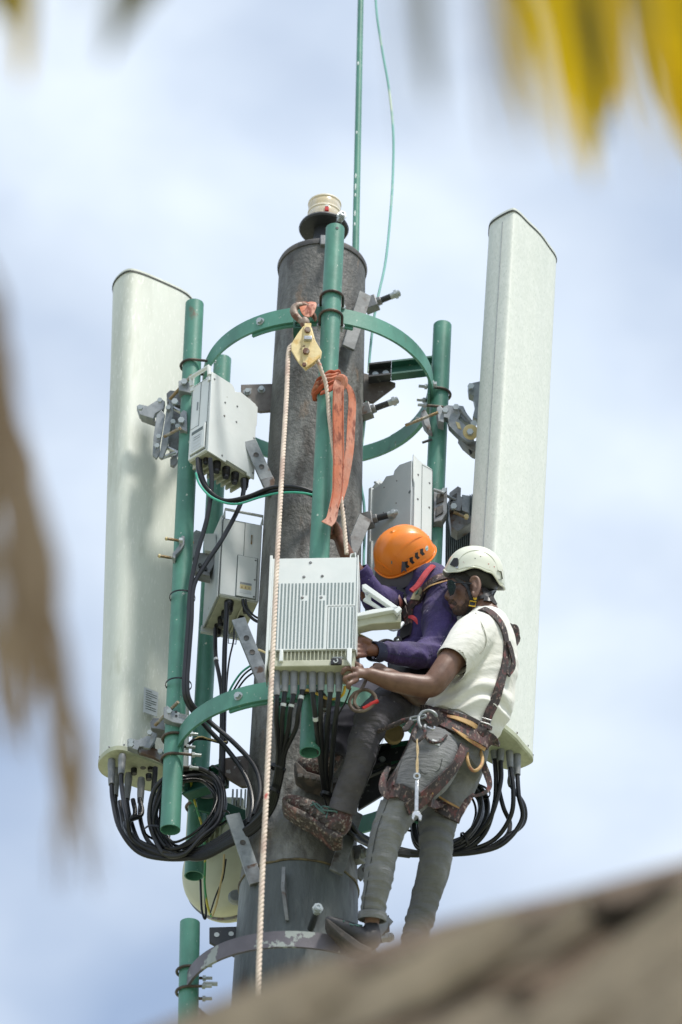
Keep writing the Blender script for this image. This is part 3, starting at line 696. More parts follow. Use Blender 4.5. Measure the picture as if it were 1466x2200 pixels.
def ports(bx, parent, uv, mat=None, L=.05, r=.014, name='port'):
    ends = []
    for (u, v, l, rr) in uv:
        p = bx.o+bx.a*u+bx.b*v+bx.h
        m = MB(); m.tube([p+V((0,0,.004)), p-V((0,0,l*.35))], rr*1.15, 12); m.tube([p-V((0,0,l*.35)), p-V((0,0,l))], [rr, rr*.8], 12)
        for k in range(3): m.lathe([(rr*1.0,-l*.45-k*l*.13),(rr*1.12,-l*.49-k*l*.13),(rr*1.0,-l*.53-k*l*.13)], p, (0,0,1), 12)
        obj(name, m, mat or BLK, parent); ends.append(p-V((0,0,l)))
    return ends
def seams(bx, face, rects, parent, e=.0012, w=.0022, name='door_seam'):
    for (u0, v0, u1, v1) in rects:
        f = bx.fa if face == 'a' else bx.fb
        pts = [f(u0,v0,e), f(u1,v0,e), f(u1,v1,e), f(u0,v1,e)]
        obj(name, MB().tube(pts, w/2, 4, closed=True), SEAM, parent)
def screws(bx, face, uvs, parent, r=.0042, e=0.0):
    f = bx.fa if face == 'a' else bx.fb; n = bx.na if face == 'a' else bx.nb
    for u, v in uvs: obj('screw', MB().lathe([(0,.0025),(r*.7,.0025),(r,.0005)], f(u, v, e), n, 10), GALVD, parent)
# upper left white radio
b1 = Bx((453,806), -.25, (411,829), (551,868), (448,966))
rad1 = thing('radio_unit', 'upper white radio box on the left pipe with a slatted underside and black plugs', 'radio unit', b1.o+b1.h, 'radio units')
obj('housing', b1.body(), WHITE, rad1, bevel=.004)
obj('side_cover', b1.slab('b', [(-.01,-.03),(.42,-.03),(.48,.0),(.5,.045),(.62,.0),(.9,.03),(1.0,.06),(1.0,.30),(.98,.33),(.98,.55),(1.0,.58),(1.0,1.03),(.86,1.03),(.84,1.0),(.40,1.0),(.38,1.035),(0,1.03)], .004, .010), WHITE, rad1, bevel=.001)
screws(b1, 'b', [(.3,.27),(.56,.22),(.3,.45),(.56,.43),(.95,.5),(.96,.96),(.05,.05),(.3,.98)], rad1, .0045, .010)
seams(b1, 'a', [(.04,.02,.50,.98),(.5,.02,.97,.60),(.06,.62,.86,.97)], rad1)
obj('door', b1.slab('a', rect(.08,.63,.84,.96), .0015, .007), WHITE, rad1, bevel=.001)
obj('door_window', b1.slab('a', rect(.18,.67,.78,.71), .007, .008), SEAM, rad1)
obj('rating_label', b1.slab('a', rect(.20,.73,.76,.93), .007, .008), PLATE, rad1)
for v in (.76,.79,.83,.88): obj('printed_line', b1.slab('a', rect(.3,v,.66,v+.006), .0082, .0088), PLATE if v > .8 else GALV, rad1)
obj('logo_mark', b1.slab('a', rect(.60,.27,.66,.38), .0012, .002), INK, rad1)
hb = [b1.fa(.02,-.10,.012), b1.fa(.98,-.10,.012)]
obj('handle', MB().tube([b1.fa(.02,.0,.004), hb[0], hb[1], b1.fa(.98,.0,.004)], .009, 8), WHITE, rad1)
for u in (.02, .95): obj('handle_ear', b1.slab('a', [(u-.03,-.12),(u+.06,-.12),(u+.10,.07),(u-.03,.07)], .0, .006), WHITE, rad1)
obj('underside', MB().prism([b1.o+b1.h*1.001+b1.a*u+b1.b*v for u, v in rect(.03,.03,.97,.97)], (0,0,-.006)), WHITEB, rad1)
for k in range(9):
    v = .12+k*.10; obj('fin', MB().prism([b1.o+b1.h+b1.a*u+b1.b*w for u, w in ((.45,v),(1.02,v),(1.02,v+.03),(.45,v+.03))], (0,0,-.024)), WHITEB, rad1)
e1 = ports(b1, rad1, [(.62,.10,.05,.011),(.35,.14,.03,.010),(.22,.32,.052,.0145),(.22,.52,.052,.0145),(.22,.71,.052,.0145),(.22,.92,.052,.0145)])
# lower left white radio
b2 = Bx((480,1112), .0, (449,1182), (564,1129), (470,1277))
rad2 = thing('radio_unit', 'lower white radio box on the left with an amber label on its door', 'radio unit', b2.o+b2.h, 'radio units')
obj('housing', b2.body(), WHITE, rad2, bevel=.004)
obj('side_cover', b2.slab('a', [(-.02,-.02),(1.0,-.02),(1.0,1.03),(.0,1.03)], .003, .008), WHITE2, rad2, bevel=.001)
seams(b2, 'b', [(.0,.01,.56,.99)], rad2)
obj('door', b2.slab('b', rect(.42,.46,.90,.98), .0015, .006), WHITE, rad2, bevel=.001)
seams(b2, 'b', [(.415,.455,.905,.985)], rad2, e=.003, w=.004)
screws(b2, 'b', [(.86,.49),(.86,.74),(.86,.96)], rad2, .004, .006)
obj('warning_label', b2.slab('b', rect(.50,.83,.79,.885), .006, .0068), GOLD, rad2)
obj('rating_label', b2.slab('b', rect(.50,.90,.79,.94), .006, .0068), PLATE, rad2)
obj('label_heading', b2.slab('b', rect(.5,.80,.79,.825), .006, .0068), GALV, rad2)
for k in range(3): obj('warning_triangle', b2.slab('b', [(.53+k*.09,.875),(.57+k*.09,.875),(.55+k*.09,.845)], .0068, .0074), BRASS, rad2)
obj('logo_mark', b2.slab('b', rect(.72,.16,.76,.28), .0012, .002), BRASS, rad2)
obj('handle', MB().tube([b2.fb(.02,.0,.0), b2.fb(.02,-.09,.012), b2.fb(.98,-.09,.012), b2.fb(.98,.0,.0)], .006, 8), WHITE2, rad2)
obj('underside', MB().prism([b2.o+b2.h*1.001+b2.a*u+b2.b*v for u, v in rect(.02,.03,.98,.97)], (0,0,-.006)), WHITEB, rad2)
for v in (.3,.62): obj('fin', MB().prism([b2.o+b2.h+b2.a*u+b2.b*w for u, w in ((.1,v),(1.0,v),(1.0,v+.03),(.1,v+.03))], (0,0,-.018)), WHITEB, rad2)
obj('bottom_rim', MB().prism([b2.o+b2.h+b2.a*u+b2.b*v for u, v in rect(.97,-.08,1.03,1.0)], (0,0,-.03)), WHITE2, rad2)
e2 = ports(b2, rad2, [(.12,.30,.06,.016),(.42,.32,.05,.014),(.62,.30,.05,.014),(.85,.30,.055,.014),(.15,.72,.04,.009),(.5,.75,.02,.012),(.75,.72,.02,.013)])
obj('wire_loop', MB().tube([P(492,1362,.1), P(491,1382,.1), P(507,1384,.1), P(509,1364,.1)], .0022, 6), GALV, rad2)
# right grey-white radio behind the orange helmet
b3 = Bx((888,992), -.12, (800,1052), (932,1010), (878,1212))
rad3 = thing('radio_unit', 'pale grey radio box right of the mast, rising behind the orange helmet', 'radio unit', b3.o+b3.h, 'radio units')
obj('housing', b3.body(), WHITE2, rad3, bevel=.003)
obj('side_cover', b3.slab('a', [(0,-.005),(.30,-.045),(.42,-.02),(.44,.015),(.62,-.02),(.72,.02),(.98,.02),(.98,1.0),(0,1.0)], .003, .008), WHITE2, rad3, bevel=.001)
obj('front_cover', b3.slab('b', [(-.06,-.06),(.25,-.03),(.95,-.01),(.98,.03),(.98,.95),(.02,.95),(.02,.22),(-.06,.17)], .003, .009), WHITE, rad3, bevel=.001)
seams(b3, 'b', [(.40,.0,.97,.94)], rad3, e=.010)
screws(b3, 'b', [(.20,.12),(.20,.36),(.82,.14),(.82,.38)], rad3, .0045, .009)
screws(b3, 'a', [(.35,.10),(.35,.32),(.66,.08),(.66,.33),(.62,.57)], rad3, .0035, .008)
obj('bolt_hole', MB().lathe([(0,.001),(.007,.001)], b3.fa(.03,.30,.008), b3.na, 12), SEAM, rad3)
obj('edge_trim', b3.slab('a', rect(.96,.0,1.02,1.0), .0, .014), WHITE, rad3)
obj('latch_rail', b3.slab('a', rect(.90,.55,.95,1.0), .008, .018), WHITE, rad3)
obj('latch', MB().box(P(812,1048,.10), (.035,.04,.05), (V((.8,.3,-.5)).normalized(), V((.3,.5,.8)).normalized(), V((.5,-.8,.3)).normalized())), WHITE2, rad3, bevel=.002)
obj('latch_arm', MB().tube([P(806,1036,.09), P(828,1044,.06)], .006, 8), WHITE2, rad3)
# finned radio squeezed between right pipe and right antenna
b4 = Bx((1026,1066), .12, (962,1086), (1050,1095), (1016,1230))
rad4 = thing('radio_unit', 'dark grey finned radio half hidden between the right pipe and the right antenna', 'radio unit', b4.o+b4.h, 'radio units')
obj('housing', b4.body(), GALVD, rad4)
for k in range(15): obj('fin', b4.slab('a', rect(.02+k*.066,.0,.045+k*.066,1.0), 0, .022), GALV, rad4)

# central radio being mounted
b5 = Bx((768,1198), -.74, (586,1201), (776,1238), (759,1398))
rad5 = thing('radio_unit', 'large white radio with a perforated front and eight cable tails below', 'radio unit', b5.o+b5.h, 'radio units')
Ha = 1.0
obj('housing', MB().prism([b5.o+b5.na*-.014, b5.o+b5.a-b5.na*.014, b5.o+b5.a+b5.b, b5.o+b5.b], b5.h*1.16), WHITEB, rad5, bevel=.003)
obj('front_cover', b5.slab('a', rect(.0,.0,1.0,.985), -.011, .002), WHITE, rad5, bevel=.0015)
obj('side_plate', b5.slab('b', [(-.05,-.02),(.25,.0),(.95,.10),(1.0,.2),(1.0,.5),(.6,.95),(-.05,1.0)], .001, .005), WHITE, rad5, bevel=.001)
m = MB()
m.prism([b5.fa(1.0,-.03,.006), b5.fa(1.03,-.03,.006), b5.fa(1.03,1.22,.006), b5.fa(1.0,1.05,.006)], -b5.na*.10)
obj('side_rail', m, WHITE, rad5, bevel=.001)
m = MB(); ncol = 23
for c in range(ncol):
    u = 1-(.02+.96*(c+.5)/ncol); nrow = 74
    for r_ in range(nrow):
        v = .275+.70*r_/nrow
        if c in (8, 9, 13, 14) and .40 < v < .455: continue
        if c >= 15 and (.51 < v < .535): continue
        if c == 15 and v > .51: continue
        w = .0034/b5.a.length; dv = .70/nrow*.62
        p = [b5.fa(u-w,v,.0026), b5.fa(u+w,v,.0026), b5.fa(u+w,v+dv,.0026), b5.fa(u-w,v+dv,.0026)]
        m.add(p, [(0,1,2,3)])
tag(obj('vent_slots', m, SLOT, rad5, smooth=False), kind='stuff')
seams(b5, 'a', [(.015,.525,.325,.985)], rad5, e=.0025, w=.0022)
screws(b5, 'a', [(.62,.205),(.405,.2),(.63,.43),(.41,.43),(.55,.05)], rad5, .006, .002)
for k in range(19):
    u = .10+k*.045
    hgt = 1.10 if k < 6 else 1.135
    obj('fin', b5.slab('a', rect(u,.99,u+.010,hgt), -.06, -.002), WHITEB, rad5)
obj('lower_lip', b5.slab('a', rect(.03,1.10,.97,1.165), -.06, .006), WHITEB, rad5, bevel=.003)
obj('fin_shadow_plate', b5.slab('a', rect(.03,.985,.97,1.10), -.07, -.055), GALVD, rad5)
obj('port_cover', b5.slab('a', rect(.14,1.095,.27,1.165), .006, .014), BLK, rad5, bevel=.003)
obj('wire_hook', MB().tube([b5.fa(.21+.022*math.cos(k*.6), 1.13+.022*math.sin(k*.6), .017) for k in range(8)], .0018, 6), PLATE, rad5)
obj('label_strip', b5.slab('a', rect(.13,1.075,.25,1.085), .006, .008), INK, rad5)
obj('latch', b5.slab('a', [(.83,.995),(.86,.995),(.87,1.12),(.82,1.12)], -.002, .014), WHITE, rad5, bevel=.002)
obj('latch', b5.slab('a', [(.03,1.0),(.085,1.0),(.085,1.12),(.03,1.19)], -.002, .018), WHITE, rad5, bevel=.002)
obj('carry_handle', MB().ribbon([b5.fa(.10,.0,-.05), b5.fa(.085,-.10,-.05), b5.fa(.035,-.115,-.05), b5.fa(.01,.02,-.05)], .035, .004, V((0,0,1))), WHITE, rad5)
# folding bracket at its right side
plate([(764,1322),(800,1312),(858,1306),(862,1312),(862,1336),(800,1340),(768,1348)], -.70, .045, WHITEB, rad5, 'bracket_arm', .003)
plate([(764,1318),(800,1309),(858,1302),(858,1308),(766,1325)], -.72, .08, WHITE, rad5, 'bracket_lip', .002)
plate([(778,1256),(786,1254),(862,1308),(854,1314),(780,1263)], -.72, .022, WHITE, rad5, 'brace')
plate([(783,1262),(796,1268),(798,1290),(828,1310),(822,1312),(780,1288),(786,1282)], -.70, .012, WHITE, rad5, 'brace_end')
plate([(846,1310),(858,1302),(864,1308),(854,1318)], -.735, .02, WHITE, rad5, 'pivot_plate')
for x, y in ((789,1276),(855,1308)): bnut(x, y, -.722, rad5, r=.006, h=.006, mat=GALV)
for k in range(4): obj('printed_line', MB().box(P(856,1318+k*4,-.702), (.020,.001,.002)), GALV, rad5)

# dish and its radio at the lower left
dc = P(512,1858,.42); dax = V((-.50,-.86,-.0)).normalized()
dish = thing('microwave_dish', 'cream drum-shaped dish half hidden behind the foot of the mast', 'dish antenna', dc-V((0,0,.22)))
obj('drum', MB().lathe([(0,.075),(.12,.070),(.20,.055),(.215,.045),(.222,.03),(.222,-.02),(.226,-.022),(.226,-.03),(.19,-.08),(.05,-.12),(0,-.12)], dc, dax, 64), DISH, dish)
obj('rim', MB().lathe([(.222,.006),(.2285,.004),(.2285,-.006),(.222,-.008)], dc, dax, 64), GALVD, dish)
obj('side_cap', MB().lathe([(0,.02),(.022,.02),(.03,.012),(.03,0)], P(508,1930,.34), (0,-1,0), 20), GALV, dish)
bb = P(455,1735,.40)
rad6 = thing('ribbed_radio', 'small cream ribbed radio housing behind the coiled cables', 'radio unit', bb-V((0,0,.1)))
obj('housing', MB().box(P(462,1775,.44), (.21,.08,.22)), DISH, rad6, bevel=.01)
for k in range(11): obj('rib', MB().box(P(408+k*11,1775,.39), (.006,.03,.21)), DISH, rad6)
for k in range(4): obj('tall_rib', MB().box(P(500+k*9,1718,.39), (.007,.03,.075)), WHITE2, rad6)
gp = thing('green_gusset', 'green painted gusset plate with worn grey patches behind the coiled cables', 'bracket', P(450,1720,.25))
plate([(420,1690),(455,1682),(480,1720),(528,1740),(528,1770),(500,1768),(470,1750),(425,1740)], .22, .012, GREEND, gp)
plate([(428,1692),(456,1686),(470,1712),(448,1716),(432,1714)], .214, .004, GALV, gp, 'worn_patch')

# ------------------------------------------------------------------ cables
def cable(label, pts, r=.009, mat=RUBBER, group=None, name='cable', boot=None, tape=None, jit=0, cat='cable', n=7):
    """pts: (px, py, Y); boot: list (i0,i1,r0,r1) grey boots in sample index"""
    W = [P(*p) for p in pts]; S = cr_spline(W, n)
    if jit:
        s0 = random.random()*50
        S = [p+V([noise.noise(p*3+V((s0+i*7, i, s0))) for i in range(3)])*jit for p in S]
    if boot or tape:
        t = thing(name, label, cat, S[-1], group); obj('jacket', MB().tube(S, r, 10), mat, t)
        if boot:
            k = boot; m = MB(); q = S[:k+1]
            rad = [.0125, .015, .0135, .0135, .0125, .0115]; m.tube(q, interp_list(rad, len(q)), 14); obj('boot', m, RUBGR, t)
        for f in (tape or []):
            i = int(f*(len(S)-2)); obj('tape_label', MB().tube([S[i], lerp(S[i], S[i+1], .99)], r+.0015, 12), PLATE, t)
        return t
    o = obj(name, MB().tube(S, r, 10), mat); tag(o, label, cat, group); return o
J = lambda a: random.uniform(-a, a)
# central radio tails
tx = [(595,1494),(612,1487),(631,1492),(650,1483),(672,1488),(690,1484),(710,1488),(728,1487)]
top = [(594,1430),(614,1430),(632,1432),(653,1430),(672,1432),(691,1429),(711,1430),(729,1428)]
ordw = ['first','second','third','fourth','fifth','sixth','seventh','eighth']
G1 = [(593,1560),(604,1560),(618,1565),(634,1565)]
for i in range(8):
    obj('socket', MB().tube([P(top[i][0], top[i][1]-10, -.69), P(top[i][0], top[i][1]+5, -.69)], [.021,.015], 12), WHITEB, rad5)
    if i < 4:
        pts = [(top[i][0], top[i][1], -.69), ((top[i][0]+tx[i][0])/2, (top[i][1]+tx[i][1])/2, -.69), (tx[i][0], tx[i][1], -.685), (tx[i][0]+(G1[i][0]-tx[i][0])*.55, 1530, -.66), (G1[i][0]+2, 1565, -.60),
               (598+i*5, 1615, -.48), (595+i*4, 1655, -.40), (588+i*4, 1690, -.34), (572+i*5, 1735, -.27), (540+i*4, 1772+i*3, -.20), (490, 1806+i*4, -.12), (430, 1836+i*3, -.06), (370, 1846-i*4, -.02), (318-i*6, 1835-i*9, .02), (275-i*2, 1800-i*10, .05), (262+i*14, 1750, .10), (258+i*14, 1722-i*2, .12)]
    else:
        j = i-4
        pts = [(top[i][0], top[i][1], -.69), ((top[i][0]+tx[i][0])/2, (top[i][1]+tx[i][1])/2, -.69), (tx[i][0], tx[i][1], -.685), ([678,689,705,722][j], 1540, -.64), ([684,691,702,716][j], 1600, -.52),
               ([692,694,700,712][j], 1660, -.40), ([700,703,706,710][j], 1712, -.30), (720+j*3, 1760, -.27), (750+j*3, 1790+j*2, -.24), (785, 1800+j*4, -.14), (830, 1822+j*3, -.02), (880, 1830+j*3, .03)]
    cable(f'{ordw[i]} black cable from the left under the central radio', pts, .0088, group='cable tails under the central radio', boot=14, tape=[[], [.17], [.17], [.15], [.28], [], [], []][i] or None)
# cable ties on the first bundle
for (x, y, Y, w) in ((597,1650,-.40,.030),(585,1700,-.33,.030),(703,1708,-.31,.026)):
    tag(obj('cable_tie', MB().lathe([(w-.003,-.006),(w,-.006),(w,.006),(w-.003,.006)], P(x,y,Y), (.35,-.25,1), 20), RUBBER), f'black tie cinching the cable bundle at {"the mast front" if x<600 and y<1680 else "the bundle bend" if x<600 else "the man in charcoal trousers shin"}', 'cable tie')
# left antenna: boots and feeders
LB = [((240,1632),(240,1686)), ((263,1622),(261,1664)), ((250,1653),(248,1710)), ((277,1662),(273,1718)), ((304,1672),(302,1724))]
for i, (a, b) in enumerate(LB):
    Y = [.10,.06,.16,.16,.15][i]
    pts = [(a[0],a[1],Y), ((a[0]+b[0])/2,(a[1]+b[1])/2,Y), (b[0],b[1],Y-.01), (b[0]+[3,2,4,6,0][i], b[1]+36, Y-.03), (b[0]+[18,12,30,26,12][i], b[1]+[95,90,95,90,75][i], Y-.08), ([300,290,315,330,335][i], [1832,1808,1828,1820,1822][i], .02), (370, 1846-i*3, -.02), (435, 1838-i*4, -.06), (492, 1808-i*5, -.12), (535, 1776-i*4, -.17)]
    cable(['leftmost','second','short-booted rear','fourth','fifth'][i]+' feeder cable under the left antenna', pts, .0085, group='feeders under the left antenna', boot=14)
cable('black power lead with a long plug under the left antenna', [(334,1649,.10),(333,1668,.10),(331,1688,.09),(330,1712,.06),(332,1740,.03),(345,1790,0),(375,1830,-.02)], .010, group='feeders under the left antenna')
for i, (x, y) in enumerate(((297,1642),(308,1645),(288,1658),(320,1670),(324,1651))):
    obj('port_plug', MB().tube([P(x,y-6,.15), P(x,y+5,.15)], [.012,.0115], 12), BLK, antL)
for i, (x, y) in enumerate(((276,1628),(285,1632),(281,1637),(292,1631),(300,1634),(312,1637))):
    obj('port_screw', MB().ball(P(x,y,.12), .0035, 8, 6), GOLD if i in (1,4) else INK, antL)
for an, pl_, vv in ((antR, pR, vR),):
    j0 = min(range(len(pl_)), key=lambda i: abs(proj(pl_[i])[0]-1016)+(0 if pl_[i].y < .1 else 999))
    q0 = pl_[j0]; out_ = (q0-cR).normalized()*.0008; obj('moulding_seam', MB().tube([q0+out_, q0+vv*.5+out_, q0+vv*.985+out_], .0016, 6), GALV, an)
for an, pl_, vv, cc_ in ((antL, pL, vL, cL), (antR, pR, vR, cR)):
    for i in range(2, len(pl_), 6):
        o__ = (pl_[i]-cc_).normalized(); obj('cap_screw', MB().lathe([(0,.002),(.003,.002),(.004,0)], pl_[i]+vv*.006+o__*.001, o__, 8), GALVD, an)
lab = [P(x, y, Y) for x, y, Y in ((310,1482,.075),(341,1494,.115),(338,1546,.105),(308,1536,.065))]
lo_ = obj('rating_label', MB().prism([p+V((.0,-.02,0)) for p in lab], (0,.002,0)), PLATE, antL)
for k in range(9):
    f = .10+k*.09; a_ = lerp(lab[0], lab[3], f)+V((0,-.0212,0)); b_ = lerp(lab[1], lab[2], f)+V((0,-.0212,0)); obj('printed_line', MB().tube([lerp(a_, b_, .15), lerp(a_, b_, .9 if k % 3 else .55)], .0011, 4), INK if k % 2 else GALV, lo_)
# left coil
loop0 = [(392,1652),(440,1650),(474,1674),(486,1715),(474,1762),(440,1800),(400,1830),(360,1836),(332,1802),(322,1756),(336,1704),(358,1668)]
for i in range(9):
    k = 1-.035*i+J(.02); cx_, cy_ = 405+J(6), 1744+J(6); Y = -.01+J(.045)
    pts = [(cx_+(x-405)*k+J(4), cy_+(y-1744)*k+J(4), Y+.03*math.sin(q)) for q, (x, y) in enumerate(loop0)]
    S = cr_spline([P(*p) for p in pts], 7, closed=True)
    o = obj('cable_loop', MB().tube(S, .0088 if i < 7 else .005, 10, closed=True), RUBBER if i % 3 else RUBBER2)
    tag(o, ['outermost','second widest','third widest','fourth','fifth','sixth','seventh','thin eighth','innermost thin'][i]+' black loop of the cable coil behind the left pipe foot', 'cable', 'loops of the left cable coil')
for i in range(6):
    y0 = J(7); pts = [(350+i*4,1826+y0,-.02+J(.02)), (400,1838+y0*.8,-.03), (450,1828+y0,-.06), (500,1802+y0,-.11), (530+i,1776+y0,-.16), (556+i,1750+y0,-.22), (580+i,1712+y0*.5,-.30)]
    cable(['topmost','second','third','fourth','fifth','lowest'][i]+' cable of the bundle from the left coil to the mast', pts, .0085, RUBBER if i % 2 else RUBBER2, 'cables crossing behind the white rope', jit=.008)
for (x, y, ax) in ((392,1660,(1,0,.1)), (338,1790,(.2,0,1)), (468,1760,(-.5,0,1)), (470,1668,(.7,0,.7))):
    tag(obj('cable_tie', MB().lathe([(.046,-.004),(.049,-.004),(.049,.004),(.046,.004)], P(x,y,-.02), ax, 20), RUBBER), {392:'tie at the top of the left coil by the pipe',338:'tie at the left side of the left coil',468:'tie at the lower right of the left coil',470:'tie at the upper right of the left coil'}[x], 'cable tie')
# long cables down the left pipe
cable('black cable from the upper white radio looping over to the mast', [(425,985,-.22),(428,1015,-.23),(443,1048,-.22),(480,1075,-.22),(530,1068,-.22),(585,1048,-.24),(640,1048,-.26),(690,1066,-.24),(740,1090,-.18)], .0085)
cable('second black cable from the upper radio strapped round the mast', [(430,988,-.2),(434,1020,-.2),(452,1056,-.2),(490,1080,-.2),(540,1072,-.2),(588,1055,-.235),(640,1054,-.255),(690,1072,-.235),(740,1095,-.17)], .0075)
cable('teal wire looping from the upper white radio to the mast', [(421,1016,-.24),(430,1042,-.24),(458,1070,-.24),(505,1083,-.24),(560,1068,-.24),(600,1059,-.25),(650,1059,-.265),(700,1070,-.24)], .0042, CABG)
cable('black cable dropping from the upper radio along the left pipe', [(452,985,-.24),(455,1040,-.22),(446,1110,-.20),(424,1190,-.18),(410,1260,-.17),(405,1340,-.17),(399,1420,-.17),(396,1475,-.17),(404,1512,-.15),(440,1558,-.10),(490,1612,-.08),(528,1668,-.10),(543,1722,-.14),(535,1770,-.18)], .009, RUBBER2, boot=None)
cable('black cable with a right-angle plug crossing between the two white radios', [(524,1030,-.16),(524,1052,-.16),(514,1090,-.16),(478,1158,-.17),(440,1215,-.17),(416,1262,-.17),(411,1340,-.17),(405,1420,-.17),(402,1475,-.17),(412,1512,-.15),(450,1550,-.10),(505,1598,-.10),(548,1648,-.12),(560,1700,-.15),(546,1752,-.18)], .009, RUBBER2)
for (y, x) in ((1284,392),(1472,384)): tag(obj('cable_tie', MB().lathe([(.047,-.003),(.049,-.003),(.049,.003),(.047,.003)], P(x,y,-.12), lA-lB, 24), RUBBER), f'tie round the left green pipe {"below the rod clamp" if y<1400 else "above the lower bracket"}', 'cable tie')
# cables under the lower white radio
cable('thick black cable hanging from the lower white radio', [(487,1296,-.0),(487,1320,-.0),(485,1360,-.0),(483,1400,0),(481,1500,.0),(480,1600,.02),(478,1700,.02)], .0095, RUBBER)
cable('black cable curving from the lower white radio to the middle ring', [(463,1350,.12),(463,1390,.1),(465,1420,.06),(472,1455,.03),(477,1500,.02),(476,1600,.03),(474,1690,.03)], .008, RUBBER, tape=[.34])
cable('thin blue-black wire below the lower white radio', [(504,1340,.05),(502,1376,.05),(494,1412,.03),(489,1450,.02),(486,1500,.01),(484,1590,.02)], .0035, RUBBER)
cable('teal wire bowing from the mast to the bundle above the middle ring', [(548,1424,-.1),(520,1444,-.08),(500,1472,-.05),(488,1498,-.02),(480,1520,.0)], .004, CABG)
cable('thin dark wire just under the teal wire near the middle ring', [(550,1430,-.1),(524,1450,-.08),(504,1480,-.05),(492,1505,-.02)], .0035, RUBBER)
cable('thin dark wire from the mast edge to the vertical bundle', [(552,1440,-.1),(528,1458,-.08),(508,1485,-.05),(496,1505,-.02)], .0035, RUBBER2)
cable('grey cable from the lower white radio into the mast shadow', [(522,1288,.02),(524,1302,.02),(536,1322,.0),(555,1336,.0),(590,1342,-.05)], .006, RUBBER2)
cable('thin cable above the grey one from the lower white radio', [(528,1288,.02),(531,1304,.02),(545,1322,.0),(565,1332,.0),(590,1336,-.05)], .004, RUBBER2)
cable('black and yellow lead crossing from the left pipe to the bundle', [(405,1600,-.05),(420,1588,-.05),(445,1588,-.02),(470,1594,.0),(486,1596,.0),(487,1590,.02)], .006, RUBBER)
cable('yellow wire crossing above the black lead beside the left pipe', [(412,1592,-.055),(430,1583,-.05),(450,1588,-.03),(475,1594,-.005),(487,1594,-.005)], .003, CABC)
cable('striped earth wire hanging down the rear left pipe', [(411,1655,.15),(412,1695,.2),(424,1740,.25),(438,1790,.25),(441,1850,.25),(440,1900,.25),(446,1945,.25),(455,1970,.25)], .0045, CABGY)
cable('cream wire looping under the dish', [(482,1836,.2),(480,1870,.2),(473,1905,.2),(466,1940,.2),(457,1968,.22)], .0042, CABC)
cable('dark wire beside the cream wire under the dish', [(486,1846,.2),(480,1885,.2),(472,1905,.2),(462,1930,.2),(452,1962,.22)], .003, RUBBER2)
cable('black wire dangling left of the dish', [(431,1890,.3),(432,1920,.3),(434,1955,.3),(440,1974,.3),(443,1960,.3),(440,1900,.28)], .0042, RUBBER)
cable('yellow wire from the right hand to the front pipe', [(742,1474,-.68),(738,1490,-.67),(726,1500,-.65),(705,1501,-.62),(685,1492,-.60),(668,1484,-.58),(655,1482,-.56)], .005, CABY)
cable('thin yellow-green wire left of the central radio', [(556,1396,-.3),(566,1400,-.32),(576,1406,-.34),(590,1420,-.4)], .004, CABC)
cable('green wire peeping out left of the front pipe', [(652,1484,-.56),(648,1500,-.52),(650,1515,-.48),(655,1530,-.46)], .004, CABGY)
cable('loose wires beside the charcoal knee', [(754,1478,-.62),(744,1505,-.60),(730,1530,-.56),(716,1552,-.52)], .003, RUBBER2)
# earth wire down the right of the mast and the wire by the whip pole
cable('pale teal wire swaying beside the thin pole above the mast', [(806,-40,.14),(810,30,.14),(822,110,.14),(836,190,.14),(845,280,.14),(845,360,.14),(840,450,.12),(829,560,.09),(812,640,.06),(803,690,.05),(796,750,.03),(792,800,.02)], .0052, CABGP)
cable('pale teal wire following the right edge of the mast', [(790,830,.02),(786,880,.0),(781,930,-.0),(776,985,-.0),(776,1040,.0),(782,1080,.0),(784,1130,.0),(782,1200,.0),(783,1260,.0),(790,1330,.0),(797,1350,.0)], .0052, CABGP)
cable('grey thin cable pair hanging by the working hand', [(735,1110,-.3),(748,1140,-.32),(752,1170,-.34),(756,1200,-.36)], .005, RUBBER2)
# right antenna feeders
RB = [((1060,1572),(1063,1632),-.02,RUBBER,'nearest the shirt hem'), ((1078,1576),(1076,1636),-.03,RUBBER,'second'), ((1094,1593),(1097,1650),-.02,RUBBER,'third'), ((1111,1610),(1112,1665),.0,RUBBER,'rightmost'), ((1071,1630),(1071,1688),.06,RUBBER,'rear'), ((1100,1648),(1099,1688),.05,RUBBER,'rear short')]
for i, (a, b, Y, mt, w) in enumerate(RB):
    if i == 0: pts = [(a[0],a[1],Y),(a[0]+1,(a[1]+b[1])/2,Y),(b[0],b[1],Y),(1066,1680,Y),(1062,1730,Y+.02),(1042,1790,.04),(1000,1826,.06),(940,1836,.06),(870,1826,.03),(800,1806,-.05)]
    elif i < 4: pts = [(a[0],a[1],Y),((a[0]+b[0])/2,(a[1]+b[1])/2,Y),(b[0],b[1],Y),(b[0]+[0,0,6,3][i],b[1]+45,Y),([0,1056,1098,1122][i],[0,1752,1752,1760][i],Y+.03),([0,1020,1062,1082][i],[0,1800,1804,1812][i],.05),([0,980,1000,1020][i],[0,1824,1828,1832][i],.06),(930,1834+i,.06),(860,1826+i*3,.03),(790,1800+i*4,-.06)]
    else: pts = [(a[0],a[1],Y),((a[0]+b[0])/2,(a[1]+b[1])/2,Y),(b[0],b[1],Y),([0]*4+[1080,1124][i-4] if False else (1082 if i == 4 else 1126), 1735 if i == 4 else 1730, Y),(1096 if i == 4 else 1124, 1770, Y+.02),(1085,1800,.05),(1040,1826,.06),(960,1836,.06)]
    cable(f'{w} feeder cable under the right antenna', pts, .0085, mt, 'feeders under the right antenna', boot=14)
for x, y in ((1040,1600),(1046,1612),(1052,1590),(1050,1618)): obj('port_plug', MB().tube([P(x,y-6,.05), P(x,y+5,.05)], [.012,.0115], 12), BLK, antR)
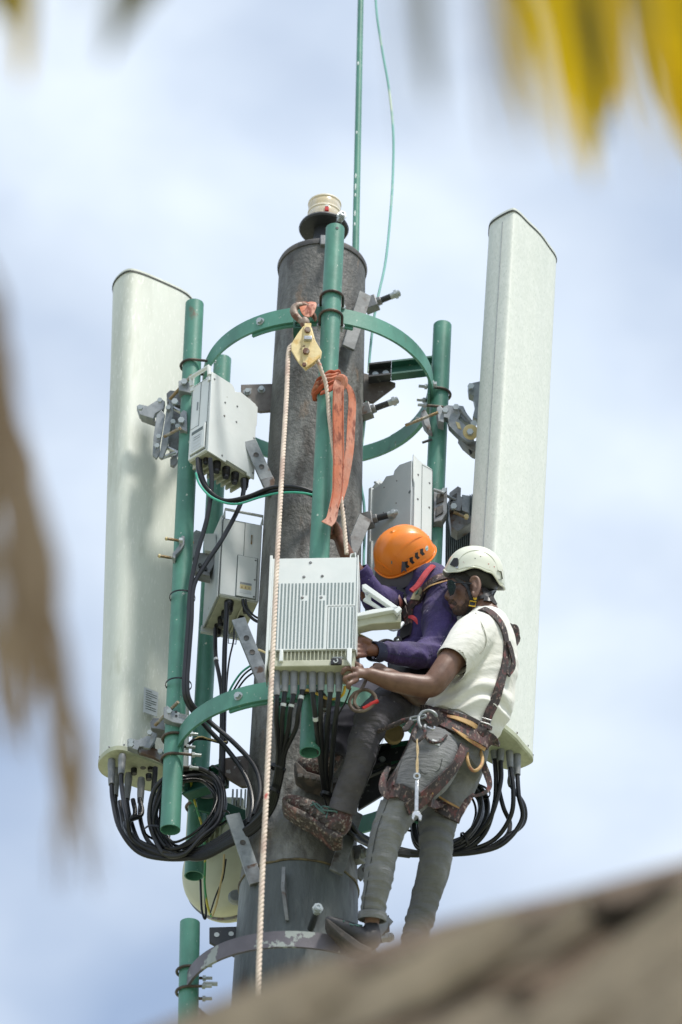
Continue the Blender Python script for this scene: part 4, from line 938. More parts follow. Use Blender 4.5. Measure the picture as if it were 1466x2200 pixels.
loop1 = [(960,1668),(1010,1676),(1042,1706),(1046,1750),(1022,1796),(980,1828),(930,1836),(895,1812),(884,1770),(892,1722),(920,1684)]
for i in range(10):
    k = 1-.03*i+J(.02); cx_, cy_ = 964+J(7), 1752+J(6); Y = .10+J(.05)
    pts = [(cx_+(x-964)*k+J(4), cy_+(y-1752)*k+J(4), Y) for (x, y) in loop1]
    tag(obj('cable_loop', MB().tube(cr_spline([P(*p) for p in pts], 7, closed=True), .0088 if i < 7 else .0045, 10, closed=True), RUBBER if i % 3 else RUBBER2), ['outermost','second widest','third widest','fourth','fifth','sixth','seventh','thin eighth','thin ninth','innermost thin'][i]+' black loop of the cable coil behind the grey jeans', 'cable', 'loops of the right cable coil')
cable('black hose leaving the mast right of the paint-spattered boot', [(735,1752,-.28),(752,1768,-.24),(768,1790,-.2),(795,1806,-.12),(830,1818,-.05)], .012, RUBBER)
cable('thick black cable passing behind both men from the coil', [(780,1672,-.08),(830,1652,-.05),(880,1640,.0),(940,1640,.08)], .010, RUBBER)

for (x, y, ax, w_) in ((1030,1700,(.3,0,1),'upper right'),(1000,1812,(1,0,.4),'lower right'),(884,1772,(.1,0,1),'left'),(940,1832,(1,0,0),'bottom')):
    tag(obj('cable_tie', MB().lathe([(.040,-.004),(.043,-.004),(.043,.004),(.040,.004)], P(x,y,.08), ax, 20), RUBBER), f'black tie round the {w_} part of the right cable coil', 'cable tie')
# ------------------------------------------------------------------ pulley, ropes, sling
pul = thing('pulley_block', 'rusty cream and yellow pulley block hooked on the upper ring', 'pulley', P(657,795,-.60))
shell = [(652,700),(668,700),(676,728),(690,752),(688,766),(672,780),(655,792),(640,776),(626,752),(626,738),(640,716)]
def shellp(Y, s=1.0, dx=0, dy=0): return [P(657+(x-657)*s+dx, 745+(y-745)*s+dy, Y) for x, y in shell]
m = MB().prism(shellp(-.635), (0,.008,0)); obj('cheek_plate', m, BRASSY, pul, bevel=.002)
m = MB().prism(shellp(-.585, 1, 2, 3), (0,.008,0)); obj('cheek_plate', m, BRASSY, pul, bevel=.002)
obj('sheave', MB().lathe([(0,-.015),(.045,-.015),(.040,0),(.045,.015),(0,.015)], P(657,757,-.606), (0,1,0), 32), RUST, pul)
obj('centre_strap', MB().prism([P(x,y,-.645) for x, y in [(655,694),(669,694),(668,728),(664,762),(659,788),(653,788),(649,762),(651,726)]], (0,.006,0)), BRASSY, pul, bevel=.001)
obj('axle_nut', nut(P(658,757,-.645), (0,-1,-.1), .013, .014), RUST, pul)
obj('cross_block', MB().box(P(662,728,-.65), (.030,.018,.018)), STEEL, pul, bevel=.002)
obj('swivel_bolt', nut(P(661,711,-.645), (0,-1,-.1), .012, .012), RUST, pul)
obj('bottom_nut', nut(P(654,785,-.645), (0,-1,-.1), .008, .01), RUST, pul)
obj('swivel', MB().lathe([(0,.03),(.014,.028),(.019,.012),(.017,-.004),(.010,-.014),(0,-.014)], P(655,697,-.615), (0,0,1), 16), RUST, pul)
hk = [(656,696,-.615),(646,688,-.615),(634,676,-.615),(632,664,-.615),(640,657,-.615),(652,656,-.605),(662,662,-.60),(670,672,-.595),(677,684,-.59),(677,690,-.59)]
obj('hook', MB().tube(cr_spline([P(*p) for p in hk], 5), [.012,.013,.015,.015,.014,.014,.013,.012,.009,.004], 12), RUST, pul)
obj('hook_latch', MB().tube([P(657,692,-.61), P(668,668,-.60)], .003, 6), BRASSY, pul)
# orange strop round the ring that carries the hook
so = obj('lifting_strop', MB().ribbon(cr_spline([P(664,656,-.44),P(656,651,-.47),(P(652,655,-.60)),P(655,668,-.625),P(662,676,-.625),P(668,668,-.62),P(672,655,-.60),P(668,650,-.47),P(662,655,-.44)], 5), .03, .004, V((0,-1,.2))), SLING)
tag(so, 'short orange strop looped over the upper ring through the pulley hook', 'strap')
so2 = MB().tube(cr_spline([P(655,678,-.63),P(650,664,-.635),P(655,652,-.55),P(664,651,-.46),P(671,654,-.55),P(668,668,-.62),P(660,678,-.63)], 5), .012, 8, ry=.004)
def twisted(name, label, pts, r, pitch, mat, group=None):
    S = cr_spline([P(*p) for p in pts], 60); 
    # resample evenly
    L = [0]
    for i in range(1, len(S)): L.append(L[-1]+(S[i]-S[i-1]).length)
    n = int(L[-1]/pitch*9); Q = []; j = 0
    for k in range(n+1):
        d = L[-1]*k/n
        while j < len(L)-2 and L[j+1] < d: j += 1
        Q.append(lerp(S[j], S[j+1], (d-L[j])/max(L[j+1]-L[j], 1e-9)))
    t = thing(name, label, 'rope', Q[-1], group)
    for s in range(3):
        pa = []; u = V((1,0,0))
        for i, p in enumerate(Q):
            T = (Q[min(i+1,n)]-Q[max(i-1,0)]).normalized(); uu = (u-T*u.dot(T)).normalized(); w = T.cross(uu); a = 2*math.pi*(i/9+s/3)
            pa.append(p+uu*(math.cos(a)*r*.42)+w*(math.sin(a)*r*.42))
        obj('strand', MB().tube(pa, r*.60, 7), mat, t, sharp=80)
    return t
twisted('hoist_rope', 'long white twisted rope with red flecks running from the pulley to the bottom edge', [(640,738,-.606),(628,742,-.606),(620,760,-.61),(616,850,-.66),(607,1000,-.76),(596,1200,-.86),(584,1450,-.93),(573,1700,-.97),(563,1900,-1.0),(553,2180,-1.02),(545,2400,-1.03)], .0095, .052, ROPEM, 'white hoisting ropes')
twisted('hoist_rope', 'short white twisted rope from the pulley passing under the orange sling knot', [(676,762,-.606),(686,782,-.60),(692,800,-.59),(700,822,-.58),(705,860,-.57),(708,900,-.565),(716,960,-.56),(724,1020,-.56),(734,1080,-.55),(740,1130,-.54),(745,1190,-.54)], .0082, .046, ROPEM, 'white hoisting ropes')
sl = thing('webbing_sling', 'orange webbing sling knotted round the front pipe with two ends hanging down', 'strap', P(720,1120,-.56))
def rib(pts, w, th, mat, nm='band', n=(0,-1,.15)):
    return obj(nm, MB().ribbon(cr_spline([P(*p) for p in pts], 6), w, th, V(n)), mat, sl)
# knot wraps
for k, (y0, dr, mt) in enumerate(((822,.0,SLINGD),(830,.004,SLING),(838,.008,SLING),(846,.004,SLINGD))):
    c = at(fA, fB, y0-4); pts = []
    for i in range(25):
        a = -math.pi*1.15+i/24*math.pi*1.5
        pts.append(c+V((math.cos(a)*(PR+.007+dr), math.sin(a)*(PR+.007+dr), -.028*math.cos(a)*-1.0 + .004*math.sin(i*1.3+k))))
    obj('wrap', MB().tube(pts, .009, 8, ry=.0055), mt, sl)
obj('knot', MB().tube(cr_spline([P(722,818,-.56),P(730,812,-.585),(P(738,814,-.59)),P(740,824,-.585),P(735,836,-.58)], 6), [.008,.014,.015,.013,.010], 10), SLING, sl)
rib([(738,816,-.575),(729,824,-.590),(727,860,-.585),(727,920,-.58),(728,980,-.575),(727,1030,-.575),(725,1060,-.575),(718,1090,-.58),(712,1115,-.585),(702,1126,-.59)], [.034,.040,.042,.042,.042,.042,.040,.036,.038,.044], .0035, SLING)
for s_ in (-10, 10): rib([(727+s_,836,-.594),(727+s_,860,-.588),(727+s_,920,-.583),(728+s_,980,-.578),(727+s_*.95,1030,-.578),(725+s_*.9,1060,-.578),(718+s_*.8,1090,-.584)], .0022, .002, SLINGD, 'edge_stitching')
rib([(742,824,-.55),(752,838,-.54),(757,862,-.53),(755,910,-.53),(752,960,-.53),(747,1000,-.53),(741,1040,-.53),(735,1075,-.54)], [.02,.026,.030,.032,.032,.030,.024,.010], .0035, SLINGD if False else SLING, 'rear_band', (.35,-1,.15))
rib([(727,824,-.583),(718,830,-.575),(706,838,-.575),(690,845,-.55)], .02, .006, SLINGD, 'fold')
# ------------------------------------------------------------------ people
def pr4(x, y, Y, r): p = P(x, y, Y); return p, r/SC(p)
def limb(mb, pts, seg=18, n=6, ref=None, endcap=True):
    """pts: (px, py, Y, r) or (px, py, Y, rx, ry) with radii in photo pixels"""
    Q = []
    for q in pts:
        p = P(*q[:3]); s = SC(p); Q.append((p.x, p.y, p.z, q[3]/s, (q[4] if len(q) > 4 else q[3])/s))
    S = []                                       # 5-D Catmull-Rom
    N = len(Q)
    def g(i): return V(Q[i]) if 0 <= i < N else (V(Q[0])*2-V(Q[1]) if i < 0 else V(Q[-1])*2-V(Q[-2]))
    for i in range(N-1):
        p0, p1, p2, p3 = g(i-1), g(i), g(i+1), g(i+2)
        for k in range(n):
            t = k/n; S.append(0.5*((2*p1)+(-p0+p2)*t+(2*p0-5*p1+4*p2-p3)*t*t+(-p0+3*p1-3*p2+p3)*t**3))
    S.append(V(Q[-1]))
    path = [V(s[:3]) for s in S]; mb.tube(path, [max(s[3], .002) for s in S], seg, ref=ref, ry=[max(s[4], .002) for s in S])
    if endcap:
        for s in (S[0], S[-1]): mb.ball(V(s[:3]), min(s[3], s[4])*.98, 14, 8)
    return mb
def remesh(mb, voxel, smooth=4, fac=.5):
    me = bpy.data.meshes.new('tmp'); me.from_pydata([v for v in mb.v], [], mb.f)
    bm = bmesh.new(); bm.from_mesh(me); bmesh.ops.recalc_face_normals(bm, faces=bm.faces); bm.to_mesh(me); bm.free()
    o = bpy.data.objects.new('tmp', me); C.objects.link(o)
    r = o.modifiers.new('r', 'REMESH'); r.mode = 'VOXEL'; r.voxel_size = voxel; r.use_smooth_shade = True
    if smooth: s = o.modifiers.new('s', 'SMOOTH'); s.factor = fac; s.iterations = smooth
    bpy.context.view_layer.update()
    ev = o.evaluated_get(bpy.context.evaluated_depsgraph_get()); out = bpy.data.meshes.new_from_object(ev)
    bpy.data.objects.remove(o); bpy.data.meshes.remove(me); return out
def displace(me, f):
    ns = [v.normal.copy() for v in me.vertices]
    for v, n_ in zip(me.vertices, ns): v.co += n_*f(v.co, n_)
def soft(name, mb, voxel, mat, parent, smooth=4, disp=None, cut=None, label=None):
    """one continuous remeshed surface; returns object and its BVH in world space"""
    me = remesh(mb, voxel, smooth)
    if disp: me.update(); displace(me, disp)
    if cut:
        bm = bmesh.new(); bm.from_mesh(me)
        for co, no in cut:      # remove what lies on the +no side
            g_ = bmesh.ops.bisect_plane(bm, geom=bm.verts[:]+bm.edges[:]+bm.faces[:], plane_co=co, plane_no=no, clear_outer=True)
            bmesh.ops.holes_fill(bm, edges=[e for e in bm.edges if e.is_boundary], sides=0)
        bm.to_mesh(me); bm.free()
    bv = BVHTree.FromPolygons([v.co.copy() for v in me.vertices], [tuple(p.vertices) for p in me.polygons])
    off = wloc(parent)
    for v in me.vertices: v.co -= off
    o = link_mesh(name, me, mat, parent, sharp=60)
    if label: o['label'] = label
    return o, bv
def hit(bv, px, py, off=.002, Yd=-.4):
    d = ray(px, py).normalized(); loc, no, i, di = bv.ray_cast(CAM, d)
    if loc is None:
        q = P(px, py, Yd); loc, no, i, di = bv.find_nearest(q)
    if no.dot(d) > 0: no = -no
    return loc+no*off, no
def strap(name, bv, pts, wpx, mat, parent, off=.004, th=.005, n=5, Yd=-.4, label=None):
    H = [hit(bv, x, y, off, Yd) for x, y in pts]
    S = cr_spline([h[0] for h in H], n); NN = interp_list([h[1] for h in H], len(S)); NN = [x.normalized() for x in NN]
    w = wpx if isinstance(wpx, list) else [wpx]
    o = obj(name, MB().ribbon(S, interp_list([a/575 for a in (w if len(w) > 1 else w*2)], len(S)), th, NN), mat, parent)
    if label: o['label'] = label
    return o
def decal(name, bv, poly, mat, parent, th=.002, off=.0, Yd=-.4):
    """small raised patch whose outline lies on the surface"""
    H = [hit(bv, x, y, off, Yd) for x, y in poly]; nn = sum([h[1] for h in H], V()).normalized()
    return obj(name, MB().prism([h[0] for h in H], nn*th), mat, parent)
def patch(name, src, pred, push, mat, parent):
    """faces of a surface picked by photo position, lifted a little: hair, beard, lining"""
    me = src.data; off = wloc(src); vs = {}; fs = []; V_ = []
    for p in me.polygons:
        c = p.center+off; x, y = proj(c)
        if pred(x, y, c, p.normal):
            f = []
            for i in p.vertices:
                if i not in vs:
                    vs[i] = len(V_); v = me.vertices[i]; V_.append(v.co+off+v.normal*push)
                f.append(vs[i])
            fs.append(tuple(f))
    if not fs: return None
    m = MB(); m.v = V_; m.f = fs
    return obj(name, m, mat, parent, sharp=80)
def inpoly(x, y, poly):
    r = False; n = len(poly); j = n-1
    for i in range(n):
        xi, yi = poly[i]; xj, yj = poly[j]
        if (yi > y) != (yj > y) and x < (xj-xi)*(y-yi)/(yj-yi)+xi: r = not r
        j = i
    return r
def fold(co, ax, freq, amp, seed=0, stretch=.18, warp=1.5):
    """soft ridged cloth folds running across direction ax"""
    ax = V(ax).normalized(); q = co*(freq*stretch); w = noise.noise(co*6+V((seed,0,0)))*warp
    t = co.dot(ax)*freq+w
    a = noise.noise(V((t, q.x+seed, q.y))); b = noise.noise(V((t*2.1+3, q.y*2-seed, q.z*2)))
    return amp*((1-abs(a)*3.0)*.6+b*.5)
IMU = U0                                    # up in the picture
def wv(ix, iu, ic): return (V((1,0,0))*ix+U0*iu-Fw*ic).normalized()   # picture-right, picture-up, towards camera

def helmet(parent, cen, fwd, up, L, W, H, rim, mat, name='helmet'):
    f = V(fwd).normalized(); u = V(up); u = (u-f*u.dot(f)).normalized(); s = f.cross(u)
    m = MB(); nphi, nr = 72, 16
    ang = sorted(rim.keys())
    def hr(phi):
        a = abs((math.degrees(phi)+180) % 360-180)
        for i in range(len(ang)-1):
            if ang[i] <= a <= ang[i+1]:
                t = (a-ang[i])/(ang[i+1]-ang[i]); t = t*t*(3-2*t); return lerp(rim[ang[i]], rim[ang[i+1]], t)
        return rim[ang[-1]]
    for k in range(nphi):
        phi = 2*math.pi*k/nphi; h0 = hr(phi)
        for j in range(nr+1):
            t = j/nr; th = math.asin(max(-.6, min(1, h0/H))); a = lerp(th, math.pi/2, t)
            z = H*math.sin(a); r = abs(math.cos(a))**.86
            if z < 0: r = 1-(z/H)**2*.25
            fl = 1+.045*max(0, 1-t*7)*(1 if math.cos(phi) > -.2 else .7)
            ridge = 1+.018*math.exp(-((abs(math.sin(phi))*r-.38)/.07)**2)*(1 if t > .25 else t/.25)
            cx_ = math.cos(phi); lf = L*(1.0 if cx_ > 0 else 1.06)
            m.v.append(cen+f*(cx_*lf*r*fl*ridge)+s*(math.sin(phi)*W*r*fl)+u*(z*ridge))
    for k in range(nphi):
        l = (k+1) % nphi
        for j in range(nr): m.f.append((k*(nr+1)+j, l*(nr+1)+j, l*(nr+1)+j+1, k*(nr+1)+j+1))
    m.f = [f_[::-1] if (m.v[f_[1]]-m.v[f_[0]]).cross(m.v[f_[2]]-m.v[f_[1]]).dot(m.v[f_[0]]-cen) < 0 else f_ for f_ in m.f]
    o = obj(name, m, mat, parent, sharp=70)
    bm = bmesh.new(); bm.from_mesh(o.data); off_ = wloc(o)
    if sum((1 if fc.normal.dot(fc.calc_center_median()+off_-cen) > 0 else -1) for fc in bm.faces) < 0: bmesh.ops.reverse_faces(bm, faces=bm.faces); bm.to_mesh(o.data)
    bm.free()
    sm = o.modifiers.new('thickness', 'SOLIDIFY'); sm.thickness = .005; sm.offset = -1
    bv = BVHTree.FromPolygons(m.v, m.f)
    rimpts = [m.v[k*(nr+1)] for k in range(nphi)]
    return o, bv, rimpts, (f, u, s)

# ============ man with the white helmet
W_ = thing('person', 'man in white helmet, cream polo shirt and grey jeans leaning back in his harness', 'person', P(800,2030,-.36))
YW = -.42
b = MB()
limb(b, [(1030,1290,YW,29,31),(1044,1322,YW,31,34),(1046,1350,YW,42,58),(1036,1400,YW,56,66),(1020,1470,YW,62,62),(990,1545,YW,62,62),(965,1600,YW,64,66)], ref=(1,0,0))
limb(b, [(1018,1366,-.55,32),(990,1396,-.59,30),(966,1424,-.61,28.5),(944,1455,-.62,27),(926,1473,-.62,26),(900,1474,-.63,25),(870,1469,-.645,24),(838,1463,-.66,20.5),(812,1455,-.68,16.5),(794,1449,-.69,14.5),(782,1447,-.695,15,10),(764,1444,-.70,17,10)])
for q in ([(766,1429,-.70,6.8),(752,1421,-.715,6.0),(743,1421,-.72,5.4),(736,1428,-.72,4.6)], [(764,1439,-.71,6.6),(750,1436,-.735,6.0),(740,1439,-.74,5.4),(736,1447,-.735,4.6)],
          [(764,1451,-.71,6.4),(750,1453,-.73,5.9),(741,1458,-.735,5.2),(742,1465,-.725,4.6)], [(766,1461,-.70,6.0),(753,1468,-.72,5.4),(747,1474,-.72,4.8),(751,1479,-.71,4.2)],
          [(774,1434,-.68,8.5),(762,1428,-.67,7.8),(752,1430,-.675,6.8),(744,1434,-.69,6)]): limb(b, q, 12, 4)
limb(b, [(1000,1360,-.30,32),(950,1440,-.32,29),(915,1492,-.36,27),(880,1478,-.46,24),(850,1458,-.55,17),(836,1449,-.58,14),(818,1444,-.60,14,9)])
for q in ([(820,1437,-.60,7),(806,1434,-.62,6.2),(797,1438,-.63,5.4)], [(818,1443,-.60,7),(803,1443,-.62,6.2),(794,1447,-.63,5.4)], [(819,1450,-.60,7),(806,1452,-.615,6),(798,1455,-.62,5.2)], [(826,1436,-.60,7),(816,1430,-.61,6.2),(806,1429,-.62,5.4)]): limb(b, q, 12, 4)
# legs (under the jeans)
limb(b, [(930,1630,-.50,48),(890,1695,-.52,42),(852,1752,-.52,33),(828,1800,-.50,27),(811,1900,-.44,26),(800,1965,-.39,18),(799,2000,-.37,15),(795,2015,-.37,15)])
limb(b, [(985,1640,-.34,48),(960,1700,-.32,42),(940,1800,-.32,30),(930,1860,-.29,27),(905,1960,-.22,24),(884,2050,-.18,17),(880,2075,-.18,15)])
# head: profile to the left
def hb(x, y, dY, rx, ry, rz): b.ball(P(x, y, YW+dY), (rx/575, rz/575, ry/575), 24, 16, (V((1,0,0)), V((0,.92,.38)).normalized(), V((0,-.38,.92)).normalized()))
hb(1026,1238,0,46,46,42); hb(998,1256,0,35,40,37); hb(1000,1282,0,32,32,32); hb(990,1304,0,19,17,22); hb(986,1313,0,12,9,15); hb(1010,1292,0,26,24,31)
hb(973,1250,0,10,12,27)
limb(b, [(972,1262,YW,5),(966,1272,YW,6,6),(961,1281,YW,6.5,8),(964,1285,YW,5,9)], 12, 4)
hb(968.5,1296,0,4.5,3.6,10); hb(971,1303,0,4.5,3.6,9); hb(974,1290,0,10,12,18)
body_w, bvbw = soft('body', b, .0040, SKIN, W_, 2, lambda co, n_: 0.0006*noise.noise(co*40))
# ear on the near side
ey = YW-.078
ear = MB(); limb(ear, [(1012,1248,ey,4),(1017,1241,ey-.006,4.5),(1026,1243,ey-.008,4.5),(1030,1256,ey-.008,4.5),(1027,1270,ey-.006,4.5),(1021,1281,ey-.002,4.5),(1016,1274,ey,4)], 10, 4)
limb(ear, [(1016,1256,ey,4),(1021,1262,ey-.002,5),(1019,1270,ey,4)], 10, 4); limb(ear, [(1018,1249,ey+.002,6),(1022,1262,ey+.004,8),(1019,1274,ey+.004,5)], 10, 4)
soft('ear', ear, .0028, SKIN, W_, 2)
hz = [(958,1200),(1090,1190),(1092,1290),(1064,1300),(1048,1290),(1036,1272),(1032,1246),(1012,1240),(1008,1272),(1004,1270),(1000,1250),(984,1243),(962,1243)]
patch('hair', body_w, lambda x, y, c, n_: inpoly(x, y, hz), .004, HAIR, W_)
bz = [(1000,1268),(1008,1270),(1014,1290),(1010,1318),(996,1334),(978,1322),(971,1309),(979,1306),(984,1300),(990,1303),(998,1296),(1002,1284)]
patch('beard', body_w, lambda x, y, c, n_: inpoly(x, y, bz), .0016, BEARD, W_)
patch('moustache', body_w, lambda x, y, c, n_: inpoly(x, y, [(961,1289),(974,1287),(984,1297),(980,1302),(970,1297),(962,1295)]), .0018, BEARD, W_)
patch('lips', body_w, lambda x, y, c, n_: inpoly(x, y, [(963,1296),(975,1298),(977,1303),(970,1307),(964,1305)]), .0006, LIP, W_)
# polo shirt
s_ = MB()
limb(s_, [(1047,1330,YW,30,36),(1047,1346,YW,50,74),(1042,1384,YW,69,88),(1036,1430,YW,77,86),(1022,1480,YW,84,82),(1006,1525,YW,89,80),(990,1556,YW,84,76),(978,1580,YW,76,72)], ref=(1,0,0), endcap=False)
limb(s_, [(1034,1350,-.50,40),(1018,1368,-.55,48),(996,1394,-.59,44),(972,1424,-.61,37),(958,1444,-.62,35)], endcap=False)
limb(s_, [(1020,1350,-.34,40),(990,1370,-.30,42),(960,1410,-.31,36)], endcap=False)
hemN = (P(948,1455,-.62)-P(1000,1385,-.58)).normalized()
def polo_d(co, n_):
    x, y = proj(co)
    f = fold(co, (-.42,.0,.9), 15, .0125, 3, .16, 1.1)
    low = min(1, max(0, (y-1395)/70)); return f*(.2+.8*low)
def cutsleeve(co): return co
me_cut = [(P(952,1540,YW)+V((0,0,-.0)), None)]
hemdir = (P(985,1565,YW)-P(1012,1505,YW)).normalized()
polo, bvp = soft('polo_shirt', s_, .0052, POLO, W_, 4, polo_d, [(P(984,1567,YW), hemdir)])
# open the sleeve: trim the near sleeve at its hem
bm = bmesh.new(); bm.from_mesh(polo.data); off = wloc(polo)
kill = []
hc = P(972,1419,-.61)
for v in bm.verts:
    w = v.co+off; x, y = proj(w)
    ax__ = (w-hc).dot(hemN)
    if 0 < ax__ < .13 and ((w-hc)-hemN*ax__).length < .064: kill.append(v)
bmesh.ops.delete(bm, geom=kill, context='VERTS'); bm.to_mesh(polo.data); bm.free()
hemc = hc; u_ = (P(1003,1432,-.61)-P(945,1405,-.61)).normalized(); w_ = hemN.cross(u_).normalized()
rad = .0585
def hring(d, r): return [hemc+hemN*d+u_*(math.cos(a)*r)+w_*(math.sin(a)*r*1.0) for a in [2*math.pi*k/40 for k in range(40)]]
m = MB(); rr = [hring(-.022, rad*1.04), hring(.0, rad*1.03), hring(.004, rad*1.0), hring(-.004, rad*.93), hring(-.03, rad*.9)]
for r_ in rr: m.v += r_
for q in range(4):
    for k in range(40): m.f.append((q*40+k, q*40+(k+1) % 40, (q+1)*40+(k+1) % 40, (q+1)*40+k))
obj('sleeve_hem', m, POLO, W_)
# shoulder seam, side seam, collar
strap('shoulder_seam', bvp, [(1022,1318),(1036,1345),(1044,1372),(1040,1392),(1030,1404)], 1.6, M('polo_seam', (.36,.36,.30), .9, var=0), W_, off=.003, th=.002)
col = MB(); cc = P(1046,1327,YW); cu = V((.36,-.35,.87)).normalized()
for d, r in ((-.014,.064),(.006,.060),(.022,.057)): pass
col.lathe([(.058,-.012),(.060,.004),(.056,.020),(.053,.020),(.055,.0),(.054,-.012)], cc, (.30,-.30,.9), 40)
obj('collar', col, POLO, W_)
# jeans
j = MB()
limb(j, [(985,1572,YW,75,74),(966,1605,YW,84,80),(952,1645,YW,80,80)], ref=(1,0,0), endcap=False)
limb(j, [(940,1610,-.48,58),(922,1645,-.51,60),(886,1698,-.52,50),(852,1750,-.52,40),(830,1798,-.50,33),(820,1850,-.47,32.5),(811,1900,-.44,31),(802,1945,-.40,28),(800,1972,-.385,26)], endcap=False)
limb(j, [(985,1610,-.36,56),(982,1648,-.34,56),(962,1700,-.32,52),(944,1752,-.32,43),(937,1800,-.32,36),(935,1850,-.30,34),(917,1920,-.24,32),(898,1990,-.20,29),(880,2055,-.18,27)], endcap=False)
def jean_d(co, n_):
    x, y = proj(co); amp = .005
    if y > 1720: amp = .0085
    if y > 1900 and x < 840: amp = .008
    k = fold(co, (.25,.1,.95), 27, amp*.75, 8, .14, 1.6)+fold(co, (.5,.1,.85), 12, amp*.4, 18, .2, 1.2)
    if y < 1720: k = fold(co, (.75,.0,.65), 12, .009, 5, .25, 1.6)
    return k
jeans, bvj = soft('jeans', j, .0052, JEANS, W_, 3, jean_d, [(P(982,1560,YW), -(P(966,1605,YW)-P(990,1550,YW)).normalized()), (P(799,1968,-.385), (P(799,1980,-.38)-P(802,1940,-.40)).normalized())] if False else [(P(982,1560,YW), -(P(966,1605,YW)-P(990,1550,YW)).normalized())])
# jeans turn-up and stitching
SEAMJ = M('jeans_stitch', (.05,.055,.058), .9, var=0); 
tc_ = P(800,1974,-.385); td = (P(800,1985,-.382)-P(803,1945,-.40)).normalized()
obj('turn_up', MB().lathe([(.044,-.022),(.0495,-.02),(.051,-.004),(.049,.006),(.043,.006),(.041,-.01)], tc_, td, 36), JEANS, W_)
strap('side_seam', bvj, [(878,1600),(858,1650),(838,1710),(812,1780),(798,1850),(786,1920),(780,1962)], 1.6, SEAMJ, W_, off=.0012, th=.0012)
strap('pocket_stitching', bvj, [(893,1628),(904,1656),(914,1662),(942,1655),(950,1630)], 1.6, SEAMJ, W_, off=.001, th=.001)
strap('yoke_stitching', bvj, [(915,1575),(950,1592),(985,1612),(1010,1626)], 2.2, SEAMJ, W_, off=.001, th=.001)
strap('front_pocket_stitching', bvj, [(886,1575),(877,1600),(862,1632)], 1.6, SEAMJ, W_, off=.001, th=.001)
# shoes
def shoe(parent, pts, sole, mat, name='shoe', soleoff=None, lace=None, smat=None):
    m = MB(); limb(m, pts, 18, 5); o, bv = soft(name, m, .0045, mat, parent, 3, lambda co, n_: .0012*noise.noise(co*45))
    Y0, wd = soleoff
    s = MB(); a = [P(x, y, Y0-wd/2) for x, y in sole]; s.prism(a, (0, wd, 0)); obj('sole', s, smat or SOLE, o, bevel=.006)
    for q in (lace or []): obj('lace', MB().tube(cr_spline([hit(bv, x, y, .003)[0] for x, y in q], 4), .003, 6), M('laces', (.10,.19,.18), .8) if 'laces' not in bpy.data.materials else bpy.data.materials['laces'], o)
    return o, bv
shoe(W_, [(799,1990,-.375,17),(797,2012,-.375,22),(790,2022,-.375,23),(764,2008,-.385,23),(732,1990,-.40,17),(706,1976,-.41,9)], [(698,1970),(708,1974),(742,2000),(775,2024),(800,2036),(796,2046),(768,2040),(735,2016),(704,1986)], SHOE, 'shoe', (-.39,.075),
     [[(742,1976),(756,1988),(770,1978)],[(750,1972),(764,1980),(778,1990)],[(738,1980),(750,1974),(766,1984)],[(762,1974),(768,1990),(778,1984)]])
shoe(W_, [(880,2060,-.18,16),(878,2080,-.18,22),(850,2078,-.20,22),(818,2062,-.22,13)], [(806,2060),(840,2078),(890,2094),(890,2104),(840,2090),(804,2070)], SHOE, 'shoe', (-.19,.075))
# helmet
hel, bvh_, rimp, ax_ = helmet(W_, P(1018,1242,YW), wv(-1,.02,.05), V((.06,-.45,.89)), .108, .098, .118, {0:.024, 30:.008, 55:.008, 88:.024, 115:.010, 145:-.030, 180:-.036}, CREAMH)
obj('helmet_rim', MB().tube(rimp, .0032, 8, closed=True), CREAMH, hel)
obj('helmet_lining', MB().ball(P(1021,1238,YW), (.095,.084,.088), 28, 18, (V((1,0,0)), V((0,.9,.45)).normalized(), V((0,-.45,.9)).normalized())), BLK, hel)
decal('headlamp_clip', bvh_, [(968,1214),(977,1200),(985,1200),(986,1210),(984,1219),(976,1218)], BLK, hel, .005)
decal('clip_tip', bvh_, [(979,1219),(986,1217),(985,1222),(981,1221)], STEEL, hel, .004)
decal('headlamp_clip', bvh_, [(1060,1240),(1068,1226),(1076,1228),(1079,1244),(1070,1246)], BLK, hel, .005)
decal('red_sticker', bvh_, [(981,1223),(990,1222),(992,1230),(988,1238),(983,1236)], REDB, hel, .0015)
decal('sticker_edge', bvh_, [(982,1238),(989,1238),(986,1242)], PLATE, hel, .0015)
RIDG = M('moulding_shadow_line', (.50,.53,.42), .4, var=0)
for pts, w in (([(985,1202),(1000,1188),(1020,1182),(1042,1186),(1060,1200),(1072,1226)], 3.5), ([(986,1222),(1002,1218),(1020,1218),(1038,1224),(1054,1238),(1064,1250)], 3)):
    strap('moulding', bvh_, pts, w, CREAMH, hel, off=.0004, th=.003)
for x, y in ((1006,1229),(1015,1217),(1047,1175),(1021,1200),(1033,1196),(1062,1218),(1050,1212)): decal('scuff', bvh_, [(x-1.3,y-.8),(x+1.3,y-1.2),(x+.8,y+1.2)], BLK if x % 2 else REDB, hel, .0008)
strap('chin_strap', bvbw, [(980,1244),(994,1252),(1004,1264),(1010,1280),(1013,1294),(1010,1306),(1001,1318),(994,1326)], 6, BLK, W_, off=.004, th=.003)
strap('chin_strap', bvbw, [(1062,1268),(1050,1278),(1036,1284),(1024,1288),(1016,1292)], [9,7], BLK, W_, off=.005, th=.003)
strap('nape_cradle', bvbw, [(1040,1252),(1052,1264),(1064,1272),(1066,1284),(1052,1290),(1040,1288)], 12, BLK, W_, off=.006, th=.005)
H0, N0 = hit(bvbw, 1018, 1287, .007); obj('buckle_disc', MB().lathe([(0,.006),(.014,.006),(.016,0)], H0, N0, 24), BLK, W_)
H1, N1 = hit(bvbw, 1020, 1287, .013); obj('yellow_dot', MB().lathe([(0,.003),(.006,.003),(.007,0)], H1, N0, 20), YEL, W_)
